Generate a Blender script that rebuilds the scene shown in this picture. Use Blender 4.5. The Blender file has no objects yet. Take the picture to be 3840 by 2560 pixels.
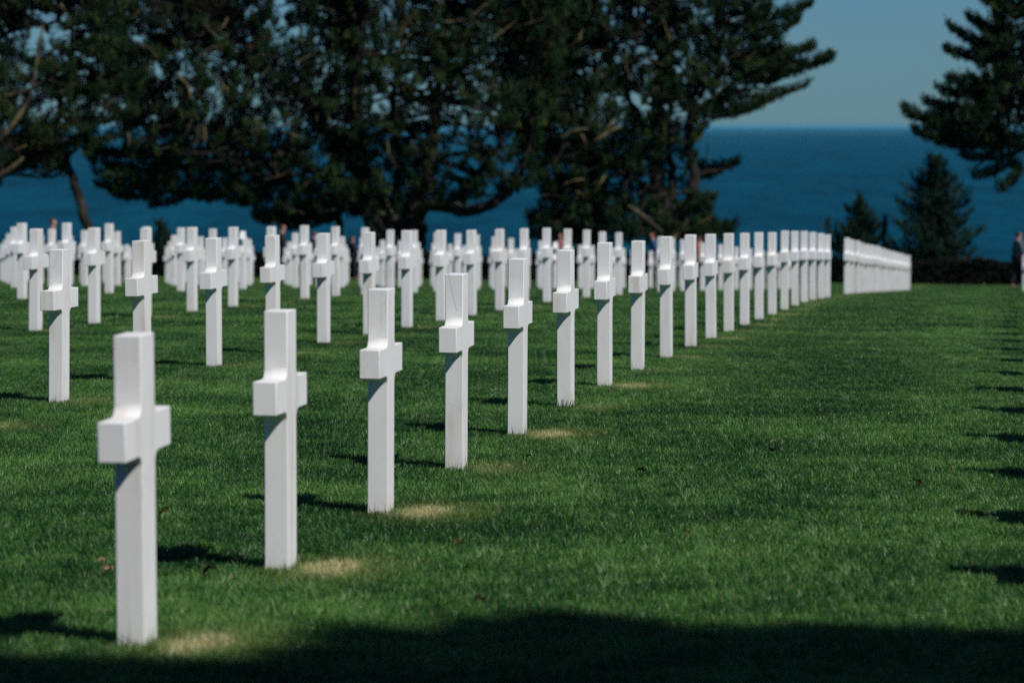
import bpy, bmesh, math, random
import numpy as np
from mathutils import Vector, Matrix

SEED = 7
rng = np.random.default_rng(SEED)
random.seed(SEED)
S = bpy.context.scene
COL = S.collection

# ------------------------------------------------------------------ measures
F = 12572.0                 # focal length in pixels of the 3840 wide frame
HORIZON = 475.0
CAMZ = 1.62
H = 1.066                   # height of a cross
DZ = 2.236
TAN = 0.14715
VP = 3770.0
ROW = np.array([0.14558, 0.98935])        # direction of a row (arms lie along it)
LEFT = np.array([-0.98935, 0.14558])
SUN = Vector((0.64, -0.61, 1.0)).normalized()

GT = [(-400, 1.2), (-60, 1.4), (0, 1.62), (11.4, 1.765), (13.6, 1.812), (18.1, 1.859), (20.3, 1.878), (22.6, 1.897),
      (24.8, 1.93), (27., 1.975), (29.3, 2.03), (31.5, 2.08), (33.75, 2.148), (36, 2.215), (38.2, 2.275),
      (40.4, 2.344), (42.7, 2.41), (44.9, 2.47), (47.15, 2.535), (49.4, 2.60), (51.6, 2.69), (53.9, 2.79),
      (56.1, 2.88), (62.8, 3.155), (103, 5.04), (110, 5.24), (116, 5.46), (135, 6.8), (150, 9.5), (260, 56), (420, 62)]
GX = np.array([a for a, b in GT], float)
GY = np.array([b for a, b in GT], float)


def ground(x, y):
    """height of the ground (numpy)"""
    x = np.asarray(x, float)
    y = np.asarray(y, float)
    g = np.interp(y, GX, GY)
    # smooth the table a little
    g = (g + np.interp(y - 1.2, GX, GY) + np.interp(y + 1.2, GX, GY)) / 3
    xr = TAN * y - 1.309 * DZ
    d = xr - x
    far = np.clip((135 - y) / 20, 0, 1)
    g = g - 0.0105 * np.clip(d, 0, 40) * np.clip((y - 22) / 20, 0, 1) * far
    g = g + 0.010 * np.clip(-d, 0, 5) * far
    return CAMZ - g


def gz(x, y):
    return float(ground(x, y))


def disp(u, v, y):
    """a point at distance y, from the 2352 wide view coordinates"""
    u = u * 1.63265
    v = v * 1.63265
    return Vector(((u - 1920) / F * y, y, CAMZ - (v - HORIZON) / F * y))


def on_ground(u, v):
    u *= 1.63265
    v *= 1.63265
    y = 15.0
    for _ in range(60):
        x = (u - 1920) / F * y
        y = 0.5 * y + 0.5 * F * (CAMZ - gz(x, y)) / (v - HORIZON)
    x = (u - 1920) / F * y
    return x, y, gz(x, y)


# ------------------------------------------------------------------ helpers
def tag(o, label=None, cat=None, group=None, kind=None):
    if label: o['label'] = label
    if cat: o['category'] = cat
    if group: o['group'] = group
    if kind: o['kind'] = kind
    return o


def link(name, me, mat=None, parent=None, loc=None):
    o = bpy.data.objects.new(name, me)
    COL.objects.link(o)
    if mat is not None and me is not None and len(me.materials) == 0:
        me.materials.append(mat)
    if parent is not None:
        o.parent = parent
    if loc is not None:
        o.location = loc
    return o


def empty(name, loc, rz=0.0):
    o = bpy.data.objects.new(name, None)
    o.empty_display_size = 0.2
    COL.objects.link(o)
    o.location = loc
    o.rotation_euler = (0, 0, rz)
    return o


def np_mesh(name, verts, faces, attr=None, smooth=False):
    """verts (n,3), faces (m,k) all the same size"""
    me = bpy.data.meshes.new(name)
    n, (m, k) = len(verts), faces.shape
    me.vertices.add(n)
    me.vertices.foreach_set('co', np.ascontiguousarray(verts, dtype=np.float32).ravel())
    me.loops.add(m * k)
    me.loops.foreach_set('vertex_index', np.ascontiguousarray(faces, dtype=np.int32).ravel())
    me.polygons.add(m)
    me.polygons.foreach_set('loop_start', np.arange(0, m * k, k, dtype=np.int32))
    me.polygons.foreach_set('loop_total', np.full(m, k, dtype=np.int32))
    if smooth:
        me.polygons.foreach_set('use_smooth', np.ones(m, dtype=bool))
    me.update(calc_edges=True)
    if attr is not None:
        a = me.attributes.new('rnd', 'FLOAT', 'POINT')
        a.data.foreach_set('value', np.ascontiguousarray(attr, dtype=np.float32))
    me.validate()
    return me


class Tubes:
    """collects tapered bent tubes in one mesh"""
    def __init__(self): self.v = []; self.f = []; self.n = 0

    def add(self, pts, radii, seg=7):
        pts = [np.asarray(p, float) for p in pts]
        ring = []
        for i, p in enumerate(pts):
            a = pts[max(i - 1, 0)]; b = pts[min(i + 1, len(pts) - 1)]
            t = b - a; t /= (np.linalg.norm(t) + 1e-9)
            ref = np.array([0, 0, 1.0]) if abs(t[2]) < .9 else np.array([1.0, 0, 0])
            s = np.cross(t, ref); s /= np.linalg.norm(s)
            w = np.cross(s, t)
            ang = np.linspace(0, 2 * math.pi, seg, endpoint=False)
            wob = 1 + 0.12 * np.sin(ang * 3 + i * 1.7)
            self.v.append(p + radii[i] * wob[:, None] * (np.cos(ang)[:, None] * s + np.sin(ang)[:, None] * w))
            ring.append(self.n); self.n += seg
        for i in range(len(pts) - 1):
            for k in range(seg):
                k2 = (k + 1) % seg
                self.f.append((ring[i] + k, ring[i] + k2, ring[i + 1] + k2, ring[i + 1] + k))

    def mesh(self, name):
        return np_mesh(name, np.concatenate(self.v), np.array(self.f, dtype=np.int32), smooth=True)


def curve_pts(pts, n):
    """Catmull-Rom through points (with radius in last column)"""
    P = np.array(pts, float)
    if len(P) < 3:
        t = np.linspace(0, 1, n)[:, None]
        return P[0] * (1 - t) + P[-1] * t
    Q = np.vstack([2 * P[0] - P[1], P, 2 * P[-1] - P[-2]])
    out = []
    m = len(P) - 1
    for s in np.linspace(0, m - 1e-6, n):
        i = int(s); t = s - i
        a, b, c, d = Q[i], Q[i + 1], Q[i + 2], Q[i + 3]
        out.append(0.5 * ((2 * b) + (-a + c) * t + (2 * a - 5 * b + 4 * c - d) * t * t + (-a + 3 * b - 3 * c + d) * t ** 3))
    return np.array(out)


# ------------------------------------------------------------------ materials
class NT:
    def __init__(self, name):
        self.m = bpy.data.materials.new(name)
        self.m.use_nodes = True
        self.t = self.m.node_tree
        self.t.nodes.clear()
        self.out = self.t.nodes.new('ShaderNodeOutputMaterial')

    def n(self, typ, **kw):
        x = self.t.nodes.new(typ)
        for k, v in kw.items():
            setattr(x, k, v)
        return x

    def set(self, sock, val):
        if isinstance(val, bpy.types.NodeSocket):
            self.t.links.new(val, sock)
        elif val is not None:
            sock.default_value = val

    def math(self, op, a, b=None, c=None, clamp=False):
        x = self.n('ShaderNodeMath', operation=op, use_clamp=clamp)
        self.set(x.inputs[0], a)
        if b is not None: self.set(x.inputs[1], b)
        if c is not None: self.set(x.inputs[2], c)
        return x.outputs[0]

    def vmath(self, op, a, b=None):
        x = self.n('ShaderNodeVectorMath', operation=op)
        self.set(x.inputs[0], a)
        if b is not None: self.set(x.inputs[1], b)
        return x.outputs['Value'] if op in ('DOT_PRODUCT', 'LENGTH', 'DISTANCE') else x.outputs[0]

    def noise(self, vec, scale, detail=3.0, rough=0.5, out='Fac'):
        x = self.n('ShaderNodeTexNoise')
        self.set(x.inputs['Vector'], vec)
        x.inputs['Scale'].default_value = scale
        x.inputs['Detail'].default_value = detail
        x.inputs['Roughness'].default_value = rough
        return x.outputs[out]

    def ramp(self, fac, stops):
        x = self.n('ShaderNodeValToRGB')
        cr = x.color_ramp
        while len(cr.elements) < len(stops): cr.elements.new(0.5)
        for e, (p, c) in zip(cr.elements, stops):
            e.position = p
            e.color = (c, c, c, 1) if isinstance(c, (int, float)) else (*c, 1)
        self.set(x.inputs[0], fac)
        return x.outputs[0]

    def mix(self, fac, a, b, mode='MIX'):
        x = self.n('ShaderNodeMix', data_type='RGBA', blend_type=mode)
        self.set(x.inputs[0], fac)
        self.set(x.inputs[6], a if isinstance(a, bpy.types.NodeSocket) else (*a, 1))
        self.set(x.inputs[7], b if isinstance(b, bpy.types.NodeSocket) else (*b, 1))
        return x.outputs[2]

    def bsdf(self, color, rough=0.7, spec=0.3, normal=None, **kw):
        x = self.n('ShaderNodeBsdfPrincipled')
        self.set(x.inputs['Base Color'], color if isinstance(color, bpy.types.NodeSocket) else (*color, 1))
        self.set(x.inputs['Roughness'], rough)
        self.set(x.inputs['Specular IOR Level'], spec)
        if normal is not None: self.set(x.inputs['Normal'], normal)
        for k, v in kw.items():
            self.set(x.inputs[k.replace('_', ' ')], v)
        return x.outputs[0]

    def bump(self, h, strength=0.3, dist=0.02):
        x = self.n('ShaderNodeBump')
        x.inputs['Strength'].default_value = strength
        x.inputs['Distance'].default_value = dist
        self.set(x.inputs['Height'], h)
        return x.outputs[0]

    def done(self, sh):
        self.t.links.new(sh, self.out.inputs['Surface'])
        return self.m


def mat_marble(name='marble', crack=False):
    t = NT(name)
    oi = t.n('ShaderNodeObjectInfo')
    co = t.n('ShaderNodeTexCoord').outputs['Object']
    off = t.vmath('SCALE', (37.1, 91.7, 53.3), None)
    sc = t.n('ShaderNodeVectorMath', operation='SCALE')
    sc.inputs[0].default_value = (37.1, 91.7, 53.3)
    t.t.links.new(oi.outputs['Random'], sc.inputs['Scale'])
    p = t.vmath('ADD', co, sc.outputs[0])
    # vertical streaks of staining
    ps = t.vmath('MULTIPLY', p, (1.0, 1.0, 0.12))
    st = t.noise(ps, 9.0, 4, 0.55)
    stain = t.ramp(st, [(0.50, 0.0), (0.72, 1.0)])
    big = t.ramp(t.noise(p, 2.3, 2), [(0.42, 0.0), (0.62, 1.0)])
    stain = t.math('MULTIPLY', stain, big)
    r1 = t.math('MULTIPLY', stain, 0.75)
    # grey veins
    vn = t.noise(t.vmath('MULTIPLY', p, (1.6, 1.6, 0.5)), 5.0, 6, 0.6)
    vein = t.ramp(t.math('ABSOLUTE', t.math('SUBTRACT', vn, 0.5)), [(0.0, 1.0), (0.02, 0.0)])
    vein = t.math('MULTIPLY', vein, t.ramp(t.noise(p, 3.1, 1), [(0.5, 0.0), (0.66, 1.0)]))
    fine = t.noise(p, 60.0, 3, 0.7)
    base = t.mix(t.noise(p, 6.0, 4), (0.77, 0.775, 0.765), (0.84, 0.845, 0.83))
    base = t.mix(r1, base, (0.62, 0.52, 0.43))
    base = t.mix(t.math('MULTIPLY', vein, 0.22), base, (0.38, 0.37, 0.36))
    base = t.mix(t.math('MULTIPLY', fine, 0.05), base, (0.6, 0.6, 0.6))
    # soil splash near the ground
    z = t.n('ShaderNodeSeparateXYZ')
    t.t.links.new(co, z.inputs[0])
    low = t.math('SUBTRACT', t.math('MULTIPLY', t.noise(p, 14.0, 3), 0.22), z.outputs[2])
    low = t.math('MULTIPLY', t.math('MULTIPLY', low, 6.0, clamp=True), 0.32)
    base = t.mix(low, base, (0.46, 0.38, 0.27))
    # a few have a brown cast on one half
    warm = t.math('MULTIPLY', t.math('GREATER_THAN', oi.outputs['Random'], 0.72), 0.16)
    base = t.mix(warm, base, (0.70, 0.62, 0.53))
    if crack:
        # one long thin crack slanting down the end face of the upper stem
        w = t.math('MULTIPLY', t.math('SUBTRACT', t.noise(t.vmath('MULTIPLY', co, (0.0, 0.0, 1.0)), 12.0, 3), 0.5), 0.02)
        line = t.math('ADD', t.math('ADD', z.outputs[1], w), t.math('MULTIPLY', t.math('SUBTRACT', z.outputs[2], 0.95), -0.235))
        line = t.math('ABSOLUTE', t.math('SUBTRACT', line, 0.006))
        c = t.ramp(line, [(0.0, 1.0), (0.0022, 0.0)])
        c = t.math('MULTIPLY', c, t.math('GREATER_THAN', z.outputs[2], 0.87))
        c = t.math('MULTIPLY', c, t.math('LESS_THAN', z.outputs[0], 0.0))
        base = t.mix(t.math('MULTIPLY', c, 0.38), base, (0.12, 0.11, 0.10))
    sh = t.bsdf(base, 0.55, 0.3, t.bump(fine, 0.04, 0.004))
    return t.done(sh)


def lawn_color(t, blade):
    """grass colour from the place on the lawn; dry straw and painted bounce light beside the stones"""
    P = t.n('ShaderNodeNewGeometry').outputs['Position']
    flat = t.vmath('MULTIPLY', P, (1, 1, 0))
    a = t.vmath('DOT_PRODUCT', t.vmath('SUBTRACT', flat, (P0[0], P0[1], 0)), (ROW[0], ROW[1], 0))
    b = t.vmath('DOT_PRODUCT', t.vmath('SUBTRACT', flat, (P0[0], P0[1], 0)), (-LEFT[0], -LEFT[1], 0))
    wob = t.math('MULTIPLY', t.math('SUBTRACT', t.noise(flat, 7.0, 3), 0.5), 0.22)
    n1 = t.noise(flat, 0.55, 3, 0.55)
    n2 = t.noise(flat, 2.6, 4, 0.6)
    n3 = t.noise(flat, 11.0, 3, 0.6)
    mow = t.math('ADD', 0.5, t.math('MULTIPLY', t.math('SINE', t.math('ADD', t.math('MULTIPLY', b, 2.4),
                 t.math('MULTIPLY', n1, 3.0))), 0.5))
    v = t.math('ADD', t.math('MULTIPLY', t.math('SUBTRACT', n1, 0.5), 1.20), t.math('MULTIPLY', t.math('SUBTRACT', n2, 0.5), 0.95))
    v = t.math('ADD', v, 0.5)
    v = t.math('ADD', v, t.math('MULTIPLY', t.math('SUBTRACT', n3, 0.5), 0.40))
    v = t.math('ADD', v, t.math('MULTIPLY', t.math('SUBTRACT', mow, 0.5), 0.07))
    v = t.math('ADD', v, t.math('MULTIPLY', t.math('SUBTRACT', blade, 0.5), 0.72))
    col = t.ramp(v, [(0.20, (0.003, 0.024, 0.005)), (0.42, (0.013, 0.090, 0.016)), (0.60, (0.046, 0.172, 0.026)),
                     (0.82, (0.165, 0.310, 0.075))])
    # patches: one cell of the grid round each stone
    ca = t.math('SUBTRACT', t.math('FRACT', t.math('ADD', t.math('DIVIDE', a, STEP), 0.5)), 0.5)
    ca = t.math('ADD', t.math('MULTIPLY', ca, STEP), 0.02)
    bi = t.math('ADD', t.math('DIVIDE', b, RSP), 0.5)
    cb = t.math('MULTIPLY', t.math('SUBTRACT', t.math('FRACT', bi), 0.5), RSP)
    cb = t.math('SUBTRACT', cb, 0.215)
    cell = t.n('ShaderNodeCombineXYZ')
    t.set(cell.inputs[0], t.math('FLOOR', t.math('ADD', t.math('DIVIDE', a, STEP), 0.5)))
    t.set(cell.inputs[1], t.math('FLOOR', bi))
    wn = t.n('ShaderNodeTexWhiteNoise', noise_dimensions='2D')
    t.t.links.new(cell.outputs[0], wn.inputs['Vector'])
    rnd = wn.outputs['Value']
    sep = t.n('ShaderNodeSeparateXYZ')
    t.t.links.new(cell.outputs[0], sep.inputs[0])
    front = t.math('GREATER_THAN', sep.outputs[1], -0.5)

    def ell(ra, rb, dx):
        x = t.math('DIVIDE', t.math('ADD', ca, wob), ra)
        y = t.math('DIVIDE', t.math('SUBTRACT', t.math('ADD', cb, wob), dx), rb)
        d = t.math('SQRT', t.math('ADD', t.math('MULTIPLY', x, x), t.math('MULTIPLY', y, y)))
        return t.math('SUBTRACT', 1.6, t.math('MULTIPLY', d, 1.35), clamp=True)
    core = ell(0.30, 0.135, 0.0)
    bounce_halo = ell(0.60, 0.33, 0.04)
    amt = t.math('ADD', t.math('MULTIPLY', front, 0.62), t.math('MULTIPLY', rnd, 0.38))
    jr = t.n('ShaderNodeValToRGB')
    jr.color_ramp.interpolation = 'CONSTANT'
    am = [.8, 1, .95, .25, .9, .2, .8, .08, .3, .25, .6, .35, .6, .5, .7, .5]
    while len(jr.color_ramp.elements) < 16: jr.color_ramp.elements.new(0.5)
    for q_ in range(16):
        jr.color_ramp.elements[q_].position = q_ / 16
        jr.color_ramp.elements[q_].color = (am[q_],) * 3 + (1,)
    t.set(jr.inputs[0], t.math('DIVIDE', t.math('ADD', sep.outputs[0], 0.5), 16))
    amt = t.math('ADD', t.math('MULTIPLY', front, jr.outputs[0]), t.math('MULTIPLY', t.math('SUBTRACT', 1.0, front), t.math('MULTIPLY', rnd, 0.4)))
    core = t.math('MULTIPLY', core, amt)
    bounce_halo = t.math('MULTIPLY', bounce_halo, t.math('ADD', 0.15, t.math('MULTIPLY', amt, 0.5)))
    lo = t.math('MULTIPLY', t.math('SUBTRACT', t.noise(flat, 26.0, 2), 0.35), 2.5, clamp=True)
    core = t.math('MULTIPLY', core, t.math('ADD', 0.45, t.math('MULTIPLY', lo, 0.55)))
    col = t.mix(bounce_halo, col, (0.170, 0.240, 0.060))  # light green: sunlight thrown back by the stones, painted into the grass
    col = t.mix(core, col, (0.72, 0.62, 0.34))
    return col


def mat_grass():
    t = NT('grass_blades')
    rn = t.n('ShaderNodeAttribute', attribute_name='rnd').outputs['Fac']
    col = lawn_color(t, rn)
    pale = t.math('MULTIPLY', t.math('GREATER_THAN', rn, 0.945), 0.6)  # pale blades put specular glints into the grass colour
    col = t.mix(pale, col, (0.34, 0.42, 0.20))
    d = t.bsdf(col, 0.42, 0.35)
    tr = t.n('ShaderNodeBsdfTranslucent')
    t.set(tr.inputs[0], t.mix(0.5, col, (0.10, 0.2, 0.02)))
    mx = t.n('ShaderNodeMixShader')
    mx.inputs[0].default_value = 0.22
    t.t.links.new(d, mx.inputs[1]); t.t.links.new(tr.outputs[0], mx.inputs[2])
    return t.done(mx.outputs[0])


def mat_soil():
    t = NT('turf')
    P = t.n('ShaderNodeNewGeometry').outputs['Position']
    nn = t.noise(P, 30.0, 4, 0.7)
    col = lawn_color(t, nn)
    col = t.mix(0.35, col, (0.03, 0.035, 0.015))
    return t.done(t.bsdf(col, 0.9, 0.1, t.bump(nn, 0.8, 0.03)))


def mat_needles(name, dark, mid, light, tan=0.0):
    t = NT(name)
    rn = t.n('ShaderNodeAttribute', attribute_name='rnd').outputs['Fac']
    P = t.n('ShaderNodeTexCoord').outputs['Object']
    big = t.noise(P, 0.55, 3, 0.6)
    v = t.math('ADD', t.math('MULTIPLY', rn, 0.45), t.math('MULTIPLY', big, 0.75))
    col = t.ramp(v, [(0.25, dark), (0.62, mid), (0.95, light)])
    if tan:
        k = t.math('MULTIPLY', t.math('GREATER_THAN', t.noise(P, 1.9, 2), 0.68), tan)
        col = t.mix(k, col, (0.13, 0.085, 0.035))
    return t.done(t.bsdf(col, 0.8, 0.08))


def mat_bark(name, dark, light, amount=0.5):
    t = NT(name)
    P = t.n('ShaderNodeTexCoord').outputs['Object']
    n = t.noise(t.vmath('MULTIPLY', P, (1, 1, 0.4)), 3.0, 5, 0.65)
    n2 = t.noise(P, 0.8, 2)
    col = t.mix(t.ramp(n, [(0.40, 0.0), (0.62, 1.0)]), dark, light)
    col = t.mix(t.ramp(n2, [(0.5 - amount * .25, 0.0), (0.75, 1.0)]), dark, col)
    return t.done(t.bsdf(col, 0.85, 0.15, t.bump(n, 0.8, 0.05)))


def mat_plain(name, color, rough=0.8, var=0.15, scale=20.0, spec=0.3):
    t = NT(name)
    P = t.n('ShaderNodeTexCoord').outputs['Object']
    n = t.noise(P, scale, 4, 0.6)
    c2 = tuple(max(0.0, c * (1 - var * 2)) for c in color)
    c3 = tuple(min(1.0, c * (1 + var)) for c in color)
    col = t.mix(n, c2, c3)
    return t.done(t.bsdf(col, rough, spec, t.bump(n, 0.2, 0.01)))


def mat_sea():
    t = NT('sea_water')
    P = t.n('ShaderNodeNewGeometry').outputs['Position']
    big = t.noise(t.vmath('MULTIPLY', P, (0.011, 0.0022, 1)), 1.0, 5, 0.65)
    mid = t.noise(t.vmath('MULTIPLY', P, (0.09, 0.022, 1)), 1.0, 4, 0.7)
    v = t.math('ADD', t.math('MULTIPLY', big, 0.55), t.math('MULTIPLY', mid, 0.45))
    col = t.ramp(v, [(0.38, SEA_D), (0.64, SEA_L)])
    h = t.noise(t.vmath('MULTIPLY', P, (0.25, 0.25, 1)), 1.0, 4, 0.7)
    return t.done(t.bsdf(col, 0.6, 0.03, t.bump(h, 0.5, 1.0)))


SEA_D = (0.0002, 0.028, 0.054)
SEA_L = (0.0020, 0.070, 0.115)

# lattice of the stones -------------------------------------------------------
def cell(k, j):
    """near right edge of stone j in row k -> centre of its base"""
    y = (5.10 + j + 0.215 * (k - 1)) * DZ
    x = TAN * y - (1.309 + 1.588 * (k - 1)) * DZ
    p = np.array([x, y]) + LEFT * 0.0485 + ROW * 0.0875
    return p


P0 = cell(1, 0)
STEP = DZ / ROW[1]
RSP = 1.588 * DZ * ROW[1]

# ------------------------------------------------------------------ camera, light, sky
cam_d = bpy.data.cameras.new('camera')
cam = bpy.data.objects.new('camera', cam_d)
COL.objects.link(cam)
cam.location = (0, 0, CAMZ)
cam.rotation_euler = (math.radians(90), 0, 0)
cam_d.sensor_width = 36
cam_d.lens = F / 3840 * 36
cam_d.shift_y = -(1280 - HORIZON) / 3840
cam_d.clip_start = 0.1
cam_d.clip_end = 400000
cam_d.dof.use_dof = True
cam_d.dof.focus_distance = 20.0
cam_d.dof.aperture_fstop = 3.4
S.camera = cam

sun_d = bpy.data.lights.new('sun', 'SUN')
sun_d.energy = 4.15
sun_d.angle = math.radians(0.53)
sun_d.color = (1.0, 0.955, 0.90)
sun = bpy.data.objects.new('sun', sun_d)
COL.objects.link(sun)
sun.rotation_euler = SUN.to_track_quat('Z', 'Y').to_euler()
sun.location = (20, -20, 40)

W = bpy.data.worlds.new('World')
S.world = W
W.use_nodes = True
wt = W.node_tree
bg = wt.nodes['Background']
sky = wt.nodes.new('ShaderNodeTexSky')
sky.sky_type = 'NISHITA'
sky.sun_disc = False
sky.sun_elevation = math.asin(SUN.z)
sky.sun_rotation = math.atan2(SUN.x, SUN.y)
sky.air_density = 1.0
sky.dust_density = 0.1
sky.ozone_density = 3.0
tint = wt.nodes.new('ShaderNodeMix')
tint.data_type = 'RGBA'; tint.blend_type = 'MULTIPLY'
tint.inputs[0].default_value = 1.0
tint.inputs[7].default_value = (0.335, 0.665, 1.06, 1)
wt.links.new(sky.outputs[0], tint.inputs[6])
wt.links.new(tint.outputs[2], bg.inputs[0])
bg.inputs[1].default_value = 0.05

S.view_settings.view_transform = 'Standard'
S.view_settings.look = 'None'
S.view_settings.gamma = 1.0
S.view_settings.exposure = 0.0
S.cycles.use_denoising = False
S.cycles.max_bounces = 6
S.cycles.diffuse_bounces = 3
S.cycles.glossy_bounces = 2
S.cycles.transmission_bounces = 3
S.cycles.volume_bounces = 0
S.cycles.transparent_max_bounces = 4

M_MARBLE = mat_marble()
M_CRACK = mat_marble('cracked_marble', True)
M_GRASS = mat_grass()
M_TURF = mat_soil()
M_SEA = mat_sea()
M_PINE = mat_needles('pine_needles', (0.004, 0.013, 0.008), (0.018, 0.044, 0.018), (0.100, 0.130, 0.040), 0.25)  # light end paints sunlit yellow-green patches into the needles
M_PINE2 = mat_needles('young_pine_needles', (0.007, 0.020, 0.013), (0.020, 0.050, 0.030), (0.050, 0.085, 0.048))
M_BARK = mat_bark('pine_bark', (0.012, 0.011, 0.010), (0.070, 0.060, 0.052), 0.6)
M_TWIG = mat_bark('lichened_bark', (0.03, 0.026, 0.02), (0.30, 0.235, 0.11), 0.9)
M_HEDGE = mat_needles('hedge_leaves', (0.006, 0.008, 0.007), (0.014, 0.018, 0.013), (0.035, 0.034, 0.022))

# ------------------------------------------------------------------ ground, sea, haze
xs = np.concatenate([np.linspace(-160, -30, 27), np.linspace(-28, 30, 117), np.linspace(34, 160, 25)])
ys = np.concatenate([np.linspace(-90, 4, 30), np.linspace(5, 60, 111), np.linspace(61, 150, 120), np.linspace(155, 420, 40)])
gx, gy = np.meshgrid(xs, ys)
v = np.stack([gx.ravel(), gy.ravel(), ground(gx, gy).ravel()], 1)
nx, ny = len(xs), len(ys)
idx = np.arange(nx * ny).reshape(ny, nx)
fc = np.stack([idx[:-1, :-1].ravel(), idx[:-1, 1:].ravel(), idx[1:, 1:].ravel(), idx[1:, :-1].ravel()], 1)
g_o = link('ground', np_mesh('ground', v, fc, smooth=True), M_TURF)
tag(g_o, 'gently sloping turf of the burial lawn running down to the hedge', 'lawn', kind='structure')

SEA_Z = -55.0
R = 200000.0
sv = np.array([(-R, -3000, SEA_Z), (R, -3000, SEA_Z), (R, R, SEA_Z), (-R, R, SEA_Z)])
sea = link('sea', np_mesh('sea', sv, np.array([[0, 1, 2, 3]])), M_SEA)
tag(sea, 'deep blue open sea stretching to the horizon beyond the trees', 'sea', kind='structure')


def box_mesh(name, x0, x1, y0, y1, z0, z1):
    v = np.array([(x, y, z) for z in (z0, z1) for y in (y0, y1) for x in (x0, x1)], float)
    f = np.array([(0, 2, 3, 1), (4, 5, 7, 6), (0, 1, 5, 4), (2, 6, 7, 3), (0, 4, 6, 2), (1, 3, 7, 5)])
    return np_mesh(name, v, f)


HAZE = 0.000012
if HAZE:
    hz = NT('haze_air')
    pv = hz.n('ShaderNodeVolumePrincipled')
    pv.inputs['Color'].default_value = (0.16, 0.60, 0.86, 1)
    pv.inputs['Density'].default_value = HAZE
    hz.t.links.new(pv.outputs[0], hz.out.inputs['Volume'])
    haze = link('haze', box_mesh('haze', -R - 500, R + 500, -3500, R + 500, SEA_Z - 1, 22), hz.m)
    tag(haze, 'thin pale haze over the sea softening the horizon', 'haze', kind='stuff')

# ------------------------------------------------------------------ the stones
ARM0, ARM1, T, WD, AL, FR = 0.656, 0.792, 0.097, 0.175, 0.60, 0.043


def finish_prism(outline, thick, name, bev=0.004):
    """outline in (x,z) -> prism of the given thickness along y, softly bevelled"""
    bm = bmesh.new()
    a = [bm.verts.new((x, -thick / 2, z)) for x, z in outline]
    f = bm.faces.new(a)
    r = bmesh.ops.extrude_face_region(bm, geom=[f])
    nv = [e for e in r['geom'] if isinstance(e, bmesh.types.BMVert)]
    bmesh.ops.translate(bm, verts=nv, vec=(0, thick, 0))
    bmesh.ops.recalc_face_normals(bm, faces=bm.faces)
    ed = [e for e in bm.edges if len(e.link_faces) == 2 and e.calc_face_angle(0) > math.radians(50)]
    bmesh.ops.bevel(bm, geom=ed, offset=bev, segments=2, profile=0.5, affect='EDGES', clamp_overlap=True)
    for f in bm.faces:
        f.smooth = f.calc_area() < 0.0035 and not (abs(f.normal.x) > .999 or abs(f.normal.z) > .999 or abs(f.normal.y) > .999)
    me = bpy.data.meshes.new(name)
    bm.to_mesh(me); bm.free()
    return me


def cross_outline():
    w, a = WD / 2, AL / 2
    pts = [(w, -0.15)]

    def fil(cx, cz, a0, a1):
        for i in range(7):
            t_ = math.radians(a0 + (a1 - a0) * i / 6)
            pts.append((cx + FR * math.cos(t_), cz + FR * math.sin(t_)))
    fil(w + FR, ARM0 - FR, 180, 90)
    pts.append((a, ARM0)); pts.append((a, ARM1))
    fil(w + FR, ARM1 + FR, 270, 180)
    pts.append((w, H)); pts.append((-w, H))
    fil(-w - FR, ARM1 + FR, 0, -90)
    pts.append((-a, ARM1)); pts.append((-a, ARM0))
    fil(-w - FR, ARM0 - FR, 90, 0)
    pts.append((-w, -0.15))
    return pts


def star_outline():
    cz, R1 = 0.80, 0.265
    R2 = R1 / math.sqrt(3)
    star = []
    for i in range(12):
        r = R1 if i % 2 == 0 else R2
        a_ = math.radians(90 - 30 * i)
        star.append((r * math.cos(a_), cz + r * math.sin(a_)))
    # clockwise from the top; replace the lowest point with the stem
    w = 0.0875
    pts = []
    for i, p in enumerate(star):
        if i == 6:
            pts += [(w, p[1] + 0.11), (w, -0.15), (-w, -0.15), (-w, p[1] + 0.11)]
        else:
            pts.append(p)
    return pts[::-1]


me_cross = finish_prism(cross_outline(), T, 'cross_headstone')
me_cross.materials.append(M_MARBLE)
me_star = finish_prism(star_outline(), T, 'star_headstone')
me_star.materials.append(M_MARBLE)
me_cracked = me_cross.copy()
me_cracked.materials.clear(); me_cracked.materials.append(M_CRACK)

ORD = ['first', 'second', 'third', 'fourth', 'fifth', 'sixth', 'seventh', 'eighth', 'ninth', 'tenth', 'eleventh', 'twelfth',
       'thirteenth', 'fourteenth', 'fifteenth', 'sixteenth', 'seventeenth', 'eighteenth', 'nineteenth', 'twentieth']
for a_ in ('twenty', 'thirty', 'forty'):
    base_ = {'twenty': None}
    for b_ in ORD[:9]:
        ORD.append(a_ + '-' + b_)
    ORD.append({'twenty': 'thirtieth', 'thirty': 'fortieth', 'forty': 'fiftieth'}[a_])

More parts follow.
